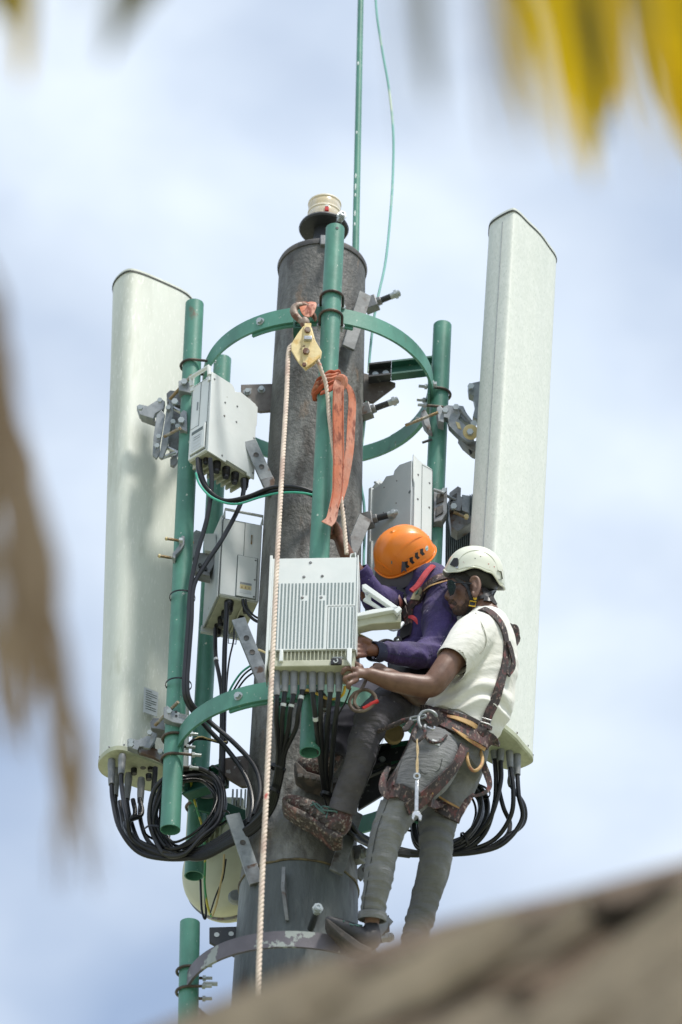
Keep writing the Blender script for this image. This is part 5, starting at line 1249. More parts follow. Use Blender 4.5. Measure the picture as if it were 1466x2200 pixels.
bq = [P(x, y, H1.y-.004) for x, y in ((1010,1291),(1023,1293),(1021,1303),(1008,1301))]
obj('yellow_buckle', MB().tube(bq, .0024, 8, closed=True), YEL, W_); obj('buckle_plate', MB().prism([lerp(sum(bq, V())/4, q, .75)+V((0,.002,0)) for q in bq], (0,.003,0)), BLK, W_)
# sunglasses
sg = MB()
gl = MB(); ys = H1.y
lp = [(963,1250),(970,1248),(976,1252),(977,1262),(974,1273),(968,1277),(965,1270),(963,1260)]
lp = [(962,1247),(970,1245),(978,1250),(980,1261),(976,1275),(968,1280),(964,1272),(962,1260)]
obj('sunglass_lens', MB().prism([P(x, y, -.475+(x-963)*-.0016) for x, y in lp], (0,.004,0)), GLASSB, W_, bevel=.001)
obj('sunglass_lens', MB().prism([P(x-1, y, -.365) for x, y in lp], (0,.004,0)), GLASSB, W_, bevel=.001)
obj('glasses_arm', MB().tube([P(972,1251,-.482), P(990,1252,-.497), P(1014,1254,-.502)], .0028, 6), BLK, W_)
obj('glasses_bridge', MB().tube([P(963,1254,-.475), P(960,1256,-.42), P(962,1254,-.365)], .0028, 6), BLK, W_)
# harness
def onboth(pts, bvs, off):
    out = []
    for x, y in pts:
        best = None
        for bv in bvs:
            d = ray(x, y).normalized(); loc, no, i, di = bv.ray_cast(CAM, d)
            if loc is not None and (best is None or di < best[2]): best = (loc, no, di)
        if best is None:
            loc, no, i, di = bvs[0].find_nearest(P(x, y, -.42)); best = (loc, no, di)
        out.append((best[0]+best[1]*off, best[1]))
    return out
def hstrap(name, pts, wpx, mat, off=.006, th=.006, bvs=None, parent=None, label=None):
    H = onboth(pts, bvs or [bvp, bvj], off); S = cr_spline([h[0] for h in H], 5); NN = [x.normalized() for x in interp_list([h[1] for h in H], len(S))]
    w = wpx if isinstance(wpx, list) else [wpx, wpx]
    return obj(name, MB().ribbon(S, interp_list([a/575 for a in w], len(S)), th, NN), mat, parent or W_)
hstrap('waist_belt', [(912,1530),(928,1540),(962,1556),(1005,1574),(1036,1590),(1058,1602)], [30,36,38,38,34], HARN, .010, .012)
hstrap('belt_top_edge', [(918,1518),(958,1533),(1005,1546),(1050,1566)], [6,8,8], HARN, .012, .010)
hstrap('tan_piping', [(962,1544),(985,1553),(1015,1564),(1049,1577)], [4,10,11,7], TAN, .020, .004)
hstrap('tan_piping', [(966,1574),(990,1586),(1012,1596),(1036,1609)], [4,8,8,7], TAN, .020, .004)
hstrap('back_strap', [(1020,1309),(1036,1311),(1054,1318),(1070,1334),(1080,1352),(1086,1378),(1086,1402),(1082,1436),(1072,1474),(1062,1506),(1050,1532),(1042,1556)], [12,12,14,15,14,13,14,17,20,22,20,18], HARN, .005, .007)
hstrap('strap_fold', [(1086,1380),(1092,1400),(1096,1430),(1086,1452)], [10,13,14,10], HARN, .014, .006)
hstrap('thigh_strap', [(996,1604),(976,1643),(946,1678),(919,1704),(895,1724),(872,1738)], [20,23,25,27,28,26], HARN, .008, .006)
hstrap('leg_loop', [(832,1672),(842,1688),(862,1702),(888,1717),(905,1722)], [24,28,30,30,26], HARN, .009, .009)
hstrap('leg_loop', [(921,1716),(938,1730),(958,1742),(984,1756)], [28,34,34,26], HARN, .009, .010)
hstrap('leg_loop_edge', [(922,1704),(942,1716),(962,1726),(982,1736)], [3,4,4,3], TAN, .018, .003)
def wire(name, pts, r, mat, parent=None, n=6, ry=None, closed=False, label=None):
    o = obj(name, MB().tube(cr_spline([P(*p) for p in pts], n, closed=closed), r, 8, closed=closed, ry=ry), mat, parent)
    if label: o['label'] = label
    return o
def fstrap(name, pts, w, mat, parent, n=(0,-1,-.3), th=.005): return obj(name, MB().ribbon(cr_spline([P(*p) for p in pts], 5), [a/575 for a in w], th, V(n)), mat, parent)
fstrap('strap_tail', [(836,1648,-.58),(826,1668,-.60),(822,1690,-.60),(828,1706,-.60),(838,1714,-.595)], [8,13,15,14,12], HARN, W_)
fstrap('strap_tail', [(1018,1706,-.40),(1004,1722,-.41),(992,1742,-.42),(980,1765,-.42)], [6,12,13,11], HARN, W_)
fstrap('strap_tail', [(1030,1600,-.44),(1036,1636,-.43),(1048,1668,-.42),(1052,1690,-.42),(1040,1704,-.42),(1012,1712,-.42)], [14,15,14,10,7,4], HARN, W_)
wire('gear_loop', [(1006,1606,-.50),(1004,1628,-.52),(1010,1648,-.52),(1020,1656,-.52),(1032,1648,-.51),(1037,1632,-.49),(1032,1610,-.48)], .006, TAN, W_)
wire('gear_loop', [(914,1582,-.60),(926,1594,-.61),(944,1594,-.61),(960,1580,-.59)], .005, HARN, W_)
fstrap('dorsal_pad', [(1070,1330,-.50),(1084,1344,-.49),(1096,1352,-.47),(1104,1372,-.45),(1100,1392,-.45)], [8,16,26,28,14], HARN, W_, (.3,-1,0), .012)
wire('dorsal_ring', [(1096,1352,-.44),(1103,1344,-.44),(1111,1347,-.44),(1114,1362,-.44),(1110,1380,-.44),(1103,1390,-.44),(1100,1372,-.44)], .005, HARN, W_, closed=True)
fstrap('hip_joint', [(1040,1552,-.585),(1036,1568,-.59),(1044,1580,-.58)], [16,20,12], HARN, W_, (0,-1,-.2), .012)
obj('strap_buckle', MB().tube([P(x, y, -.60) for x, y in ((1036,1542),(1056,1548),(1053,1557),(1033,1551))], .0028, 8, closed=True), STEEL, W_)
fstrap('belt_pouch', [(918,1536,-.64),(934,1544,-.645),(944,1556,-.64)], [20,34,26], HARN, W_, (0,-1,-.3), .014)
decal('paper_tag', bvj, [(929,1590),(946,1597),(943,1604),(928,1598)], PLATE, W_, .003, .003)
# hardware hanging in front: carabiner, lanyard, hook
cb = thing('carabiner', 'grey steel carabiner at the front of the belt of the man in the polo shirt', 'carabiner', P(905,1555,-.68))
wire('frame', [(900,1540,-.68),(908,1530,-.68),(922,1527,-.68),(934,1532,-.68),(938,1538,-.675),(934,1534,-.675)], .0055, GALV, cb)
wire('gate', [(900,1540,-.68),(900,1552,-.685),(905,1562,-.685),(912,1564,-.685),(914,1558,-.68)], .0055, GALV, cb)
cb2 = wire('carabiner', [(882,1547,-.66),(884,1542,-.66),(898,1539,-.67),(912,1536,-.68),(914,1541,-.68),(900,1545,-.67),(884,1549,-.66)], .0042, GALV, None, closed=True); tag(cb2, 'flat grey link joining the brown lanyard to the carabiner', 'carabiner')
lan = wire('lanyard', [(884,1545,-.655),(868,1548,-.645),(850,1556,-.63),(830,1564,-.60),(812,1572,-.50),(790,1580,-.36),(770,1590,-.22)], .0085, HARN, None); tag(lan, 'short paint-stained lanyard running from the belt clip round the mast', 'lanyard')
ln2 = wire('lanyard_tail', [(886,1550,-.66),(878,1558,-.66),(872,1566,-.66),(866,1566,-.66)], .012, HARN, None, ry=.006); tag(ln2, 'frayed stained strap end below the belt clip', 'strap')
wire('prusik_cord', [(908,1562,-.685),(914,1572,-.69),(908,1584,-.69),(898,1592,-.69),(891,1590,-.69),(890,1578,-.685),(896,1562,-.67)], .0068, HARN, W_)
sh = wire('steel_hook', [(918,1562,-.675),(926,1566,-.68),(932,1567,-.68),(934,1561,-.68)], .0042, STEEL, None); tag(sh, 'small bright steel hook below the belt pouch', 'hook')
tw = wire('twine', [(897,1588,-.695),(896,1610,-.695),(898,1640,-.695),(897,1668,-.695)], .0024, TWINE, None); tag(tw, 'thin twine from the belt to the hanging spanner', 'string')
obj('second_strand', MB().tube(cr_spline([P(x, y, Y) for x, y, Y in ((895,1590,-.695),(899,1612,-.695),(895,1640,-.695),(896,1668,-.695))], 5), .0022, 6), TWINE, tw)
wr = thing('spanner', 'bright steel combination spanner hanging on twine in front of the grey jeans', 'spanner', P(895,1765,-.70))
obj('ring_end', MB().lathe([(.0072,-.004),(.0125,-.004),(.0125,.004),(.0072,.004),(.0072,-.004)], P(896,1668,-.70), (0,-1,-.2), 24), STEEL, wr)
obj('shaft', MB().prism([P(x, y, -.704) for x, y in ((892,1676),(900,1676),(899,1742),(891,1742))], (0,.007,0)), STEEL, wr, bevel=.002)
jw = [(890,1742),(900,1742),(907,1752),(905,1762),(901,1761),(899,1754),(893,1751),(889,1756),(890,1762),(885,1758),(886,1748)]
obj('jaw', MB().prism([P(x, y, -.704) for x, y in jw], (0,.008,0)), STEEL, wr, bevel=.001)

# ============ man with the orange helmet
O_ = thing('person', 'man in orange helmet and purple jacket bending over with his boot on the mast', 'person', P(700,1790,-.3))
b = MB(); YO = -.10
limb(b, [(890,1232,YO-.06,26),(912,1256,YO,28,50),(924,1300,YO,42,64),(918,1360,YO,44,64),(898,1430,YO,40,58),(895,1490,YO,46,62)], ref=(1,0,0))
limb(b, [(950,1268,-.24,34),(948,1340,-.29,34),(935,1398,-.36,26),(890,1404,-.45,19),(845,1402,-.54,14.5),(812,1398,-.60,14),(795,1396,-.62,17,14),(778,1394,-.63,18,14)])
for k, y in enumerate((1379,1388.5,1398,1407)):
    limb(b, [(784,y,-.65,6.2),(769,y-1+k,-.672,6.2),(762,y+3,-.665,5.6),(766,y+7,-.645,5)], 12, 4)
limb(b, [(792,1380,-.65,8),(780,1375,-.665,7.5),(769,1374,-.665,6.8)], 12, 4)
limb(b, [(885,1265,.0,32),(845,1288,-.14,28),(806,1290,-.28,24),(782,1250,-.36,19),(758,1215,-.40,16.5),(740,1180,-.43,15),(730,1155,-.44,13),(722,1138,-.445,14,9)])
for k, y in enumerate((1126,1134.5,1143,1151)):
    limb(b, [(722,y+2,-.445,7),(704,y,-.44,6.6),(683,y,-.448,6.4),(673,y+1,-.475,6),(671,y+2,-.495,5)], 12, 4)
limb(b, [(728,1150,-.45,8),(722,1128,-.48,7),(714,1118,-.50,6)], 12, 4)
limb(b, [(905,1495,-.12,40),(850,1512,-.30,30),(806,1546,-.46,22),(784,1600,-.46,22),(764,1655,-.42,20),(742,1705,-.36,18),(733,1750,-.33,18),(724,1772,-.31,17)])
limb(b, [(890,1500,.0,38),(800,1505,-.16,30),(745,1526,-.28,24),(722,1580,-.29,23),(712,1625,-.27,22),(708,1645,-.26,18)])
hc_ = P(868,1196,-.20)
fO = wv(-.86,-.50,.12); uO = wv(-.25,.86,.45); uO = (uO-fO*uO.dot(fO)).normalized(); sO = fO.cross(uO)
for (a, c, s, r) in ((0,0,0,(.088,.078,.086)), (.055,-.07,0,(.045,.058,.06)), (.06,-.115,0,(.03,.045,.035)), (.102,-.062,0,(.016,.014,.022)), (.075,-.10,0,(.025,.03,.02)), (.02,-.1,0,(.05,.055,.05))):
    b.ball(hc_+fO*a+uO*c+sO*s, r, 20, 14, (fO, sO, uO))
b.tube([hc_-uO*.05-fO*.01, P(905,1252,YO)], .05, 16)
body_o, bvbo = soft('body', b, .0042, SKINO, O_, 2, lambda co, n_: 0.0007*noise.noise(co*40))
patch('hair', body_o, lambda x, y, c, n_: (c-hc_).length < .115 and (c-hc_).dot(fO) < .03 and (c-hc_).dot(uO) > -.06, .004, HAIR, O_)
# jacket
s_ = MB()
limb(s_, [(912,1248,YO,34,58),(922,1268,YO,56,92),(926,1310,YO,66,102),(920,1365,YO,66,98),(902,1420,YO,60,88),(888,1450,YO,58,84)], ref=(1,0,0), endcap=False)
limb(s_, [(940,1256,-.18,42),(958,1278,-.25,46),(955,1335,-.29,47),(945,1382,-.34,40),(925,1404,-.38,31),(885,1407,-.46,26.5),(848,1402,-.53,21.5),(822,1400,-.58,19.5),(812,1399,-.595,18.5)], endcap=False)
limb(s_, [(900,1252,-.04,42),(880,1270,-.03,40),(845,1290,-.14,34),(812,1288,-.27,30),(793,1264,-.33,26),(777,1234,-.38,21)], endcap=False)
def jack_d(co, n_):
    x, y = proj(co); return fold(co, (.55,.1,.8), 13, .011, 21, .22, 1.6) if y > 1370 else fold(co, (.8,.0,.5), 10, .011, 27, .3, 1.3)
jac, bvc = soft('jacket', s_, .0052, PURP, O_, 3, jack_d)
cd_ = (P(800,1397,-.61)-P(845,1402,-.53)).normalized()
obj('cuff', MB().lathe([(.0335,-.056),(.037,-.048),(.0365,-.004),(.033,.0),(.028,-.02)], P(799,1399,-.612), cd_, 32), CUFFM, O_)
cd2 = (P(765,1215,-.40)-P(780,1238,-.37)).normalized()
obj('cuff', MB().lathe([(.036,-.03),(.038,-.02),(.036,.008),(.030,.010),(.030,-.02)], P(775,1228,-.385), cd2, 28), PURP, O_)
# trousers
j = MB()
limb(j, [(886,1440,YO,60,84),(896,1490,YO,62,86)], ref=(1,0,0), endcap=False)
limb(j, [(905,1490,-.12,54),(870,1502,-.26,48),(832,1518,-.40,42),(800,1545,-.48,38),(784,1595,-.47,35),(768,1650,-.43,31),(746,1704,-.37,27),(737,1738,-.34,25)], endcap=False)
nt_, bvt = soft('trousers', j, .0052, TROU, O_, 3, lambda co, n_: fold(co, (.5,.1,.85), 17, .009, 33, .18, 1.5))
j = MB(); limb(j, [(880,1485,.0,50),(800,1500,-.16,44),(745,1520,-.29,38),(726,1575,-.30,34),(716,1622,-.28,27)], endcap=False)
o_ = soft('far_trouser_leg', j, .0055, TROUN, O_, 3, lambda co, n_: fold(co, (.3,.1,.9), 16, .005, 41, .18, 1.5))[0]
td = (P(734,1745,-.33)-P(748,1700,-.37)).normalized()
obj('trouser_cuff', MB().lathe([(.047,-.05),(.050,-.03),(.049,.004),(.044,.006),(.042,-.02)], P(736,1740,-.335), td, 32), TROU, O_)
strap('trouser_seam', bvt, [(836,1540),(826,1580),(806,1632),(784,1690),(768,1730)], 1.5, M('trouser_seam_line', (.02,.02,.025), .9, var=0), O_, off=.001, th=.0012)
# boots
_, bvb1 = shoe(O_, [(738,1745,-.33,22),(730,1770,-.32,25),(716,1778,-.31,24),(684,1752,-.30,25),(648,1732,-.29,21),(620,1720,-.28,15)], [(606,1712),(612,1730),(640,1750),(672,1766),(690,1782),(716,1802),(738,1800),(736,1788),(712,1782),(690,1766),(660,1745),(625,1728)], BOOT, 'boot', (-.305,.085),
     [[(672,1724),(684,1738),(698,1728)],[(680,1720),(694,1734),(706,1722)],[(692,1718),(704,1728),(712,1734)],[(704,1722),(706,1740),(702,1758)],[(668,1732),(680,1728),(694,1740)]], BOOT)
for k in range(5):
    x = 640+k*14; y = 1738+k*9
    obj('eyelet_strap', MB().ball(hit(bvb1, x+8, y-8, .001)[0], (.008,.004,.006), 10, 6), SOLE, O_)
_, bvb2 = shoe(O_, [(716,1628,-.27,22),(700,1645,-.27,25),(676,1648,-.265,24),(652,1644,-.26,19)], [(632,1636),(636,1660),(660,1676),(700,1686),(740,1688),(740,1672),(700,1668),(660,1656),(640,1636)], BOOT, 'boot', (-.265,.085), None, SOLE)
for k in range(6):
    x = 645+k*15; obj('tread_block', MB().box(P(x, 1667+k*2.4, -.312), (.018,.008,.016)), RIMM, O_, bevel=.002)
# orange helmet
hel2, bvo, rimo, ax2 = helmet(O_, hc_, fO, uO, .112, .105, .118, {0:.006, 40:-.012, 90:-.004, 130:-.02, 180:-.022}, ORANGE)
obj('helmet_rim', MB().tube(rimo, .004, 8, closed=True), ORANGE, hel2)
for poly in ([(923-17,1190-7),(908,1180),(912,1189),(911,1193),(906,1190)],): pass
for (x, y) in ((907,1187),(896,1195),(885,1205),(874,1214)):
    decal('vent_slot', bvo, [(x-4,y-7),(x+2.5,y-9),(x+2,y-1.5),(x+6.5,y+3.5),(x+1,y+7),(x-4.5,y+1.5)], BLK, hel2, .0012)
decal('lamp_clip', bvo, [(862,1230),(868,1224),(874,1228),(884,1231),(880,1238),(868,1240),(863,1237)], GREYF, hel2, .005)
decal('white_sticker', bvo, [(914,1176),(917,1172),(920,1174),(920,1181),(917,1184),(914,1181)], PLATE, hel2, .001)
decal('sticker_stroke', bvo, [(915,1179),(919,1176),(919,1178),(915,1181)], CABG, hel2, .0018)
decal('slit', bvo, [(821,1211),(828,1218),(826,1220),(819,1213)], RUST, hel2, .001)
decal('slit', bvo, [(905,1217),(915,1209),(916,1211),(907,1219)], RUST, hel2, .001)
decal('green_paint_mark', bvo, [(841,1205),(843,1205),(843,1212),(841,1211)], GREEN, hel2, .001)
for pts, w in (([(851,1195),(866,1178),(884,1162),(904,1152),(921,1153)], 3.5), ([(860,1215),(874,1200),(892,1184),(906,1176)], 2.5), ([(808,1202),(820,1212),(832,1222),(842,1230)], 3), ([(880,1228),(900,1212),(916,1202)], 3)):
    strap('moulding', bvo, pts, w, ORANGE, hel2, off=.0004, th=.0035, Yd=-.2)
# visor of the cap under the helmet
m = MB(); nA = 30; sg_ = 1 if sO.dot(-Fw) > 0 else -1
for k in range(nA+1):
    e0_ = lerp(-1.3, 1.3, k/nA); a = math.radians(42)+e0_; ca, sa = math.cos(a), math.sin(a)*sg_
    rad_ = (fO*ca+sO*sa); base = hc_+fO*(.107*ca)+sO*(.099*sa)+uO*.0; tip = .066*math.cos(e0_*1.15)**.6 if abs(e0_) < 1.29 else .004
    tip = max(.004, tip.real if hasattr(tip, 'real') else tip)
    dn = (-uO*.86+rad_*.35+wv(-.1,-.2,0)*.5).normalized()
    m.v += [base, base+dn*tip+rad_*.003, base+dn*tip-rad_*.001, hc_+fO*(.100*ca)+sO*(.092*sa)-uO*.006]
for k in range(nA):
    for q in range(4): m.f.append((k*4+q, k*4+(q+1) % 4, (k+1)*4+(q+1) % 4, (k+1)*4+q))
obj('cap_visor', m, GREYF, O_)
strap('sleeve_seam', bvc, [(938,1246),(950,1262),(966,1290),(972,1320),(962,1356),(946,1388)], 1.5, CUFFM, O_, off=.001, th=.0012, Yd=-.25)
strap('sleeve_crease_seam', bvc, [(826,1401),(850,1406),(880,1411),(908,1414),(930,1404)], 1.2, CUFFM, O_, off=.001, th=.001, Yd=-.4)
# scarf, harness of the orange-helmet man
wire('scarf', [(930,1216,-.28),(918,1228,-.31),(908,1242,-.33),(897,1258,-.335),(884,1270,-.335)], .0125, REDC, O_, ry=.006)
strap('shoulder_harness', bvc, [(880,1345),(884,1310),(896,1290),(916,1266),(938,1248),(962,1240)], [22,24,26,26,24,22], HARN, O_, off=.007, th=.010, Yd=-.25)
strap('olive_pad', bvc, [(894,1296),(902,1282),(916,1268)], [20,22,20], OLIVE, O_, off=.018, th=.003, Yd=-.25)
decal('green_mark', bvc, [(897,1284),(906,1274),(904,1279),(898,1285)], GREEN, O_, .003, .020)
strap('harness_edge', bvc, [(914,1276),(930,1264),(962,1254)], [4,4,4], TAN, O_, off=.016, th=.002, Yd=-.25)
strap('chest_harness', bvc, [(862,1268),(868,1295),(874,1325),(876,1352),(872,1372)], [26,30,32,34,34], BLK, O_, off=.006, th=.008, Yd=-.25)
strap('pink_patch', bvc, [(850,1284),(854,1296),(858,1306)], [13,16,12], M('faded_red_patch', (.32,.10,.085), .7, col2=(.4,.3,.27), s2=30), O_, off=.014, th=.003, Yd=-.25)
strap('chest_harness', bvc, [(862,1300),(876,1312),(880,1330)], [14,16,12], HARN, O_, off=.016, th=.004, Yd=-.25)
fstrap('red_ribbon', [(878,1326,-.37),(886,1326,-.375),(893,1332,-.375),(897,1341,-.37)], [5,9,8,2], REDC, O_)
fstrap('waist_harness', [(838,1436,-.34),(862,1446,-.36),(890,1450,-.36),(920,1446,-.34)], [22,26,26,22], BLK, O_, th=.012)
wire('chest_ring', [(830,1338,-.52),(834,1348,-.53),(846,1353,-.53),(858,1348,-.53),(866,1338,-.52)], .0065, PLATE, O_)
H0, N0 = hit(bvc, 855, 1376, .02, -.3); obj('round_buckle', MB().lathe([(.005,.006),(.013,.006),(.016,.0)], P(855,1376,-.38), (0,-1,-.3), 20), BLK, O_); obj('buckle_boss', MB().ball(P(855,1376,-.385), .006, 10, 8), STEEL, O_)
wire('black_cord', [(812,1382,-.50),(826,1376,-.46),(842,1378,-.42),(850,1386,-.40)], .006, BLK, O_)
wire('tool_handle', [(768,1362,-.62),(784,1370,-.62),(800,1378,-.61)], .006, OLIVE, None); tag(bpy.data.objects['tool_handle'], 'olive strap end above the clenched hand at the radio edge', 'strap')
# brown rope loop under the working hands
rl = wire('rope_loop', [(786,1462,-.58),(776,1482,-.60),(762,1490,-.60),(752,1504,-.60),(754,1518,-.60),(764,1527,-.60),(784,1526,-.60),(800,1516,-.60),(808,1504,-.60),(802,1490,-.60),(788,1482,-.60),(774,1484,-.60),(764,1496,-.60),(762,1512,-.60),(772,1524,-.60)], .0065, M('brown_rope', (.13,.10,.085), .8, col2=(.2,.16,.13), s2=30, bump=.5), None)
tag(rl, 'brown rope loop with a red binding hanging below the working hands', 'rope'); obj('red_binding', MB().tube(cr_spline([P(780,1523,-.602), P(790,1518,-.602), P(800,1512,-.602), P(812,1506,-.60)], 4), .0075, 8), REDB, rl)
wd = obj('wooden_disc', MB().lathe([(0,.03),(.032,.03),(.036,.026),(.036,-.01),(0,-.01)], P(846,1578,-.12), (.1,-.9,-.35), 36), WOOD, None); tag(wd, 'round pale wooden disc between the two men under the raised thigh', 'disc')
obj('bolt_hole', MB().lathe([(0,.0305),(.004,.0305)], P(843,1571,-.12), (.1,-.9,-.35), 10), BLK, wd)
# ------------------------------------------------------------------ foreground: thatch and palm fronds near the camera
TFACE = -Fw
DS = {'palm_frond': 1.3, 'palm_frond.001': 1.15, 'palm_frond.002': 1.35, 'dry_palm_frond': 1.9}
def blade(parent, pts, wpx, dist, mat, name='leaflet', ddist=0.0, curve=.25):
    """a leaf blade folded along its midrib; pts in photo pixels at a distance from the camera"""
    dist *= DS.get(parent.name, 1.0); n = len(pts); W = [PD(x, y, dist+ddist*i/max(n-1, 1)) for i, (x, y) in enumerate(pts)]
    S = cr_spline(W, 6); ws = interp_list([w/FPX*dist for w in wpx], len(S)); m = MB()
    for i, p in enumerate(S):
        t = (S[min(i+1, len(S)-1)]-S[max(i-1, 0)]).normalized(); w = t.cross(TFACE).normalized(); nn = w.cross(t)
        m.v += [p-w*(ws[i]/2)+nn*(ws[i]*curve), p+nn*.0008, p+w*(ws[i]/2)+nn*(ws[i]*curve), p+w*(ws[i]/2)+nn*(ws[i]*curve-.0008), p-nn*.0008, p-w*(ws[i]/2)+nn*(ws[i]*curve-.0008)]
    for i in range(len(S)-1):
        for k in range(6): m.f.append((i*6+k, i*6+(k+1) % 6, (i+1)*6+(k+1) % 6, (i+1)*6+k))
    return obj(name, m, mat, parent)
yf = thing('palm_frond', 'yellow sunlit palm frond hanging out of focus at the top right corner', 'palm frond', PD(1400,-420,2.9))
obj('midrib', MB().tube(cr_spline([PD(1120,-300,3.6), PD(1250,-240,3.7), PD(1400,-220,3.8), PD(1600,-260,3.9), PD(1900,-420,4.0)], 6), [.006,.009,.012,.015,.018], 10), PALMG, yf)
for pts, w, d, mt in (
    ([(1225,-240),(1232,-60),(1245,60),(1258,190),(1266,300),(1272,390)], [44,60,62,54,36,10], 2.9, PALMY),
    ([(1255,-240),(1268,-60),(1285,60),(1298,160),(1308,250)], [40,56,58,48,16], 3.0, PALMY),
    ([(1200,-240),(1206,-60),(1216,60),(1232,170),(1244,260)], [30,44,44,32,8], 2.8, PALMY),
    ([(1290,-240),(1300,-60),(1312,50),(1320,130),(1326,210)], [30,40,40,28,8], 2.9, PALMY),
    ([(1246,-240),(1256,-60),(1274,80),(1286,200),(1290,320)], [30,40,42,34,8], 2.7, PALMG),
    ([(1230,-200),(1240,0),(1258,140),(1262,260)], [30,50,46,14], 3.1, PALMY),
    ([(1360,-240),(1392,-60),(1420,60),(1448,170),(1480,280),(1500,350)], [60,80,84,76,60,20], 3.0, PALMY),
    ([(1450,-250),(1460,-60),(1480,80),(1500,200),(1530,330)], [60,90,96,90,30], 3.0, PALMY),
    ([(1400,-240),(1420,-60),(1440,40),(1470,110)], [50,70,60,20], 2.9, PALMG),
    ([(1350,-240),(1385,-60),(1410,40)], [30,44,14], 2.7, PALMG),
    ([(1150,-280),(1160,-60),(1180,100),(1205,260),(1230,330)], [26,34,32,24,8], 2.0, PALMY),
    ([(1090,-290),(1100,-80),(1112,60),(1140,220),(1160,300)], [26,26,22,16,6], 1.9, PALMY),
    ([(1180,-270),(1190,-60),(1200,100),(1220,260)], [26,26,20,8], 1.8, PALMY)):
    blade(yf, pts, w, d, mt)
rd = random.Random(11)
for i in range(18):
    x0 = 1070+i*25+rd.uniform(-10,10); L = rd.uniform(180,400)*(1 if x0 > 1160 else .8); sl_ = rd.uniform(.10,.20); w = rd.uniform(14,34); bow = rd.uniform(-12,12)
    pts = [(x0-30,-240),(x0-10,-60),(x0+L*.3*sl_+bow,L*.3),(x0+L*.7*sl_+bow,L*.7),(x0+L*sl_*1.1,L)]
    blade(yf, pts, [w*.7,w,w*.95,w*.6,4], rd.uniform(1.9,3.0), PALMY if rd.random() < .6 else PALMG)
gf = thing('palm_frond', 'grey-green blurred palm leaflets at the top edge left of the yellow frond', 'palm frond', PD(1000,-420,1.8))
obj('midrib', MB().tube(cr_spline([PD(800,-340,1.75), PD(950,-300,1.8), PD(1100,-330,1.85), PD(1250,-420,1.95)], 6), [.005,.007,.009,.011], 10), PALMG, gf)
for pts, w, d, mt in (
    ([(915,-310),(916,-80),(920,60),(930,170),(936,220)], [34,42,34,22,6], 2.4, PALMG),
    ([(880,-310),(886,-60),(892,120),(904,300)], [30,26,20,6], 1.7, PALMG),
    ([(1042,-320),(1050,-60),(1064,100),(1080,260),(1090,340)], [34,40,34,22,6], 1.8, PALMB),
    ([(1080,-320),(1090,-60),(1105,120),(1130,300)], [30,30,24,6], 1.7, PALMG),
    ([(1330,-360),(1345,-60),(1375,160),(1410,400)], [26,26,22,6], 1.7, PALMB)):
    blade(gf, pts, w, d, mt)
lf = thing('palm_frond', 'olive and yellow-brown palm leaflets just entering at the top left corner', 'palm frond', PD(150,-420,2.2))
obj('midrib', MB().tube(cr_spline([PD(-120,-240,2.2), PD(60,-250,2.2), PD(250,-240,2.2), PD(420,-260,2.2)], 6), [.009,.008,.006,.004], 10), PALMG, lf)
for pts, w, d, mt in (
    ([(38,-250),(46,-80),(50,10),(50,110),(48,180)], [50,60,56,34,8], 2.3, PALMY),
    ([(40,-250),(48,-80),(58,10),(52,120)], [26,32,28,8], 2.2, PALMG),
    ([(-30,-250),(-12,-80),(0,0),(10,50)], [60,70,50,10], 2.4, PALMG),
    ([(400,-240),(350,-90),(300,-10),(260,60),(225,130)], [60,80,62,34,8], 2.3, PALMG),
    ([(290,-250),(270,-80),(252,20),(226,110)], [26,34,28,6], 2.1, PALMG),
    ([(190,-250),(186,-60),(176,40)], [20,22,6], 1.8, PALMG)):
    blade(lf, pts, w, d, mt)
df = thing('dry_palm_frond', 'dry brown palm frond hanging out of focus along the left edge', 'palm frond', PD(-200,700,2.0))
obj('midrib', MB().tube(cr_spline([PD(-320,300,2.7), PD(-160,480,2.7), PD(-60,640,2.7), PD(0,840,2.7), PD(50,1060,2.7), PD(95,1300,2.7)], 6), [.012,.010,.008,.007,.006,.004], 10), PALMB, df)
rd = random.Random(5)
base = [([(-60,560),(0,700),(20,820),(45,960),(80,1120),(105,1260),(130,1400)], [16,30,34,34,30,24,8]),
        ([(-80,600),(-20,760),(10,900),(40,1060),(60,1220),(70,1400),(60,1540)], [20,36,44,44,38,26,8]),
        ([(-90,700),(-40,860),(-5,1000),(20,1160),(30,1320),(40,1480),(46,1640)], [20,36,40,36,30,24,8]),
        ([(0,800),(30,960),(60,1100),(90,1260),(115,1400),(140,1540),(165,1680),(188,1800)], [14,24,30,32,30,26,20,6]),
        ([(20,900),(60,1060),(90,1200),(118,1360),(145,1500),(168,1620),(195,1760),(215,1900)], [10,20,26,28,26,24,18,6]),
        ([(-20,760),(20,900),(50,1060),(80,1220),(96,1340),(90,1460)], [20,30,34,34,26,8]),
        ([(60,1200),(100,1340),(130,1500),(140,1640),(138,1780),(132,1900)], [10,20,24,22,16,6]),
        ([(-60,800),(-30,1000),(-12,1200),(-6,1400),(10,1600)], [30,36,34,26,8]),
        ([(-40,640),(-4,780),(24,900),(50,1020),(84,1160),(112,1290)], [14,24,28,26,20,6])]
for pts, w in base:
    for r_ in range(4):
        q = [(x+rd.uniform(-26,22), y+rd.uniform(-50,40)) for x, y in pts]
        blade(df, q, [a*rd.uniform(.35,.8) for a in w], 2.0+rd.uniform(-.25,.25), PALMB)
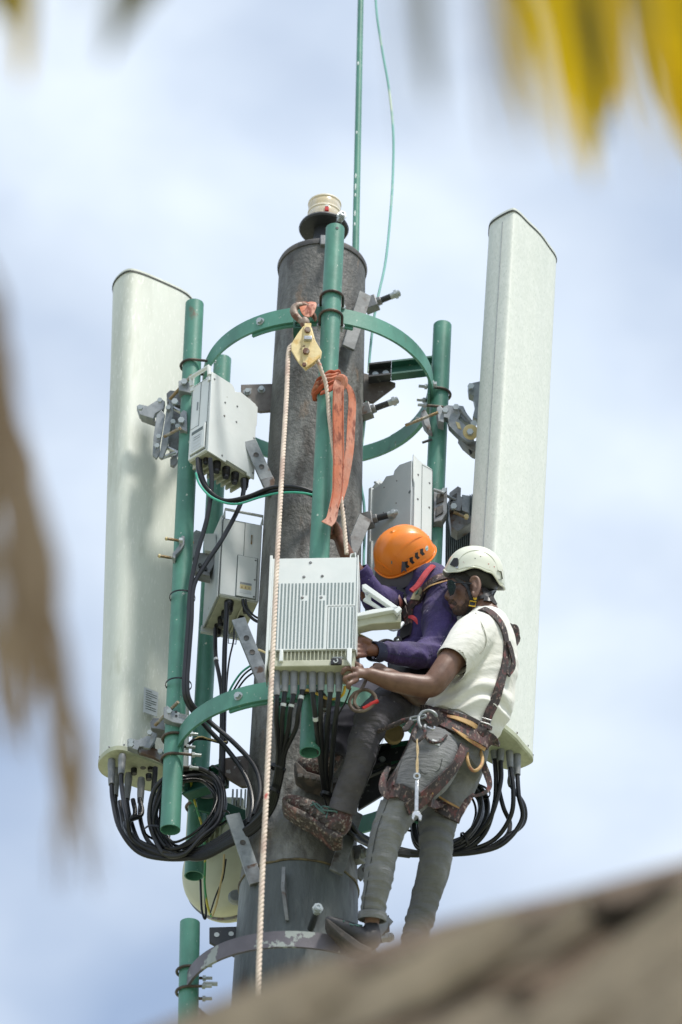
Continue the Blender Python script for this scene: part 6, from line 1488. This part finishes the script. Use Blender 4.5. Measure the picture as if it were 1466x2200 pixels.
# thatched roof edge
th = thing('thatched_roof', 'thatched roof edge of dry grass sloping across the bottom right, out of focus', 'thatched roof', PD(1100,2600,1.9)*1.0)
edge = [(120,2425),(330,2315),(560,2218),(700,2165),(860,2108),(1000,2066),(1150,2030),(1300,1996),(1466,1952),(1700,1890),(2000,1840)]
m = MB(); A = []
for x, y in edge: A.append((x, y))
def slabp(u, v):     # u along the edge 0..1, v from the silhouette down
    i = u*(len(edge)-1); k = min(int(i), len(edge)-2); f = i-k
    x = lerp(edge[k][0], edge[k+1][0], f); y = lerp(edge[k][1], edge[k+1][1], f)
    return PD(x-v*260, y+v*900, 4.1-.8*v)
for i in range(31):
    for j_ in range(9):
        m.v.append(slabp(i/30, j_/8+.03)+Fw*.15)
for i in range(30):
    for j_ in range(8): m.f.append((i*9+j_, (i+1)*9+j_, (i+1)*9+j_+1, i*9+j_+1))
core = obj('thatch_core', m, THATCHD, th); sm = core.modifiers.new('thickness', 'SOLIDIFY'); sm.thickness = .05; sm.offset = 1 if False else -1
mats = [M('thatch_straw_pale', (.52,.455,.375), .9, var=.2), M('thatch_straw_brown', (.25,.208,.165), .9, var=.2), M('thatch_gap_shade', (.045,.036,.027), .9, var=.2)]  # darkest tone paints in the shaded gaps between straw bundles
ms = [MB(), MB(), MB()]
for i in range(11000):
    u = rd.random(); v = rd.random()**1.4
    p = slabp(u, v); L = rd.uniform(.14, .36)
    q = slabp(max(0, u-.02), v+.0)
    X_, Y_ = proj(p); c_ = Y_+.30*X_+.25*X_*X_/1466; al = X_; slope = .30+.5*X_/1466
    nz = noise.noise(V((c_/120, al/620, 3)))*2.1+1.0*noise.noise(V((c_/48, al/300, 9)))-max(0, (X_-900)/566)*max(0, (Y_-2000)/200)*.30  # streak tone; last term paints in shade towards the lower right
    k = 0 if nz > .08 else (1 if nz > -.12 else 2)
    lift = max(-.04, min(.05, nz*.09))
    d1 = (-Rt-Up*(slope+rd.uniform(-.05,.05))-Fw*rd.uniform(-.04,.10)).normalized()
    s = p+TFACE*(rd.uniform(.0,.02)+lift)+Up*(rd.uniform(-.006,.012)+lift*.3+(rd.uniform(0,.03) if v < .05 else 0))
    w = d1.cross(TFACE).normalized()*rd.uniform(.003,.008)
    e_ = s+d1*L-TFACE*.01; mid = lerp(s, e_, .5)+Up*.004
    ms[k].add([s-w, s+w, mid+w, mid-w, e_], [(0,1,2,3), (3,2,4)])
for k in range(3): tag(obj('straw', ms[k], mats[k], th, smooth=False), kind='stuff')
obj('rafter', MB().tube([slabp(.1,.9)+Fw*.10, slabp(.95,.9)+Fw*.10], .03, 12), THATCHD, th)
pb_ = slabp(.6,1.0)+Fw*.1
obj('roof_post', MB().tube([V((pb_.x, pb_.y, 0)), V((pb_.x, pb_.y, pb_.z))], .05, 14), WOOD, th)
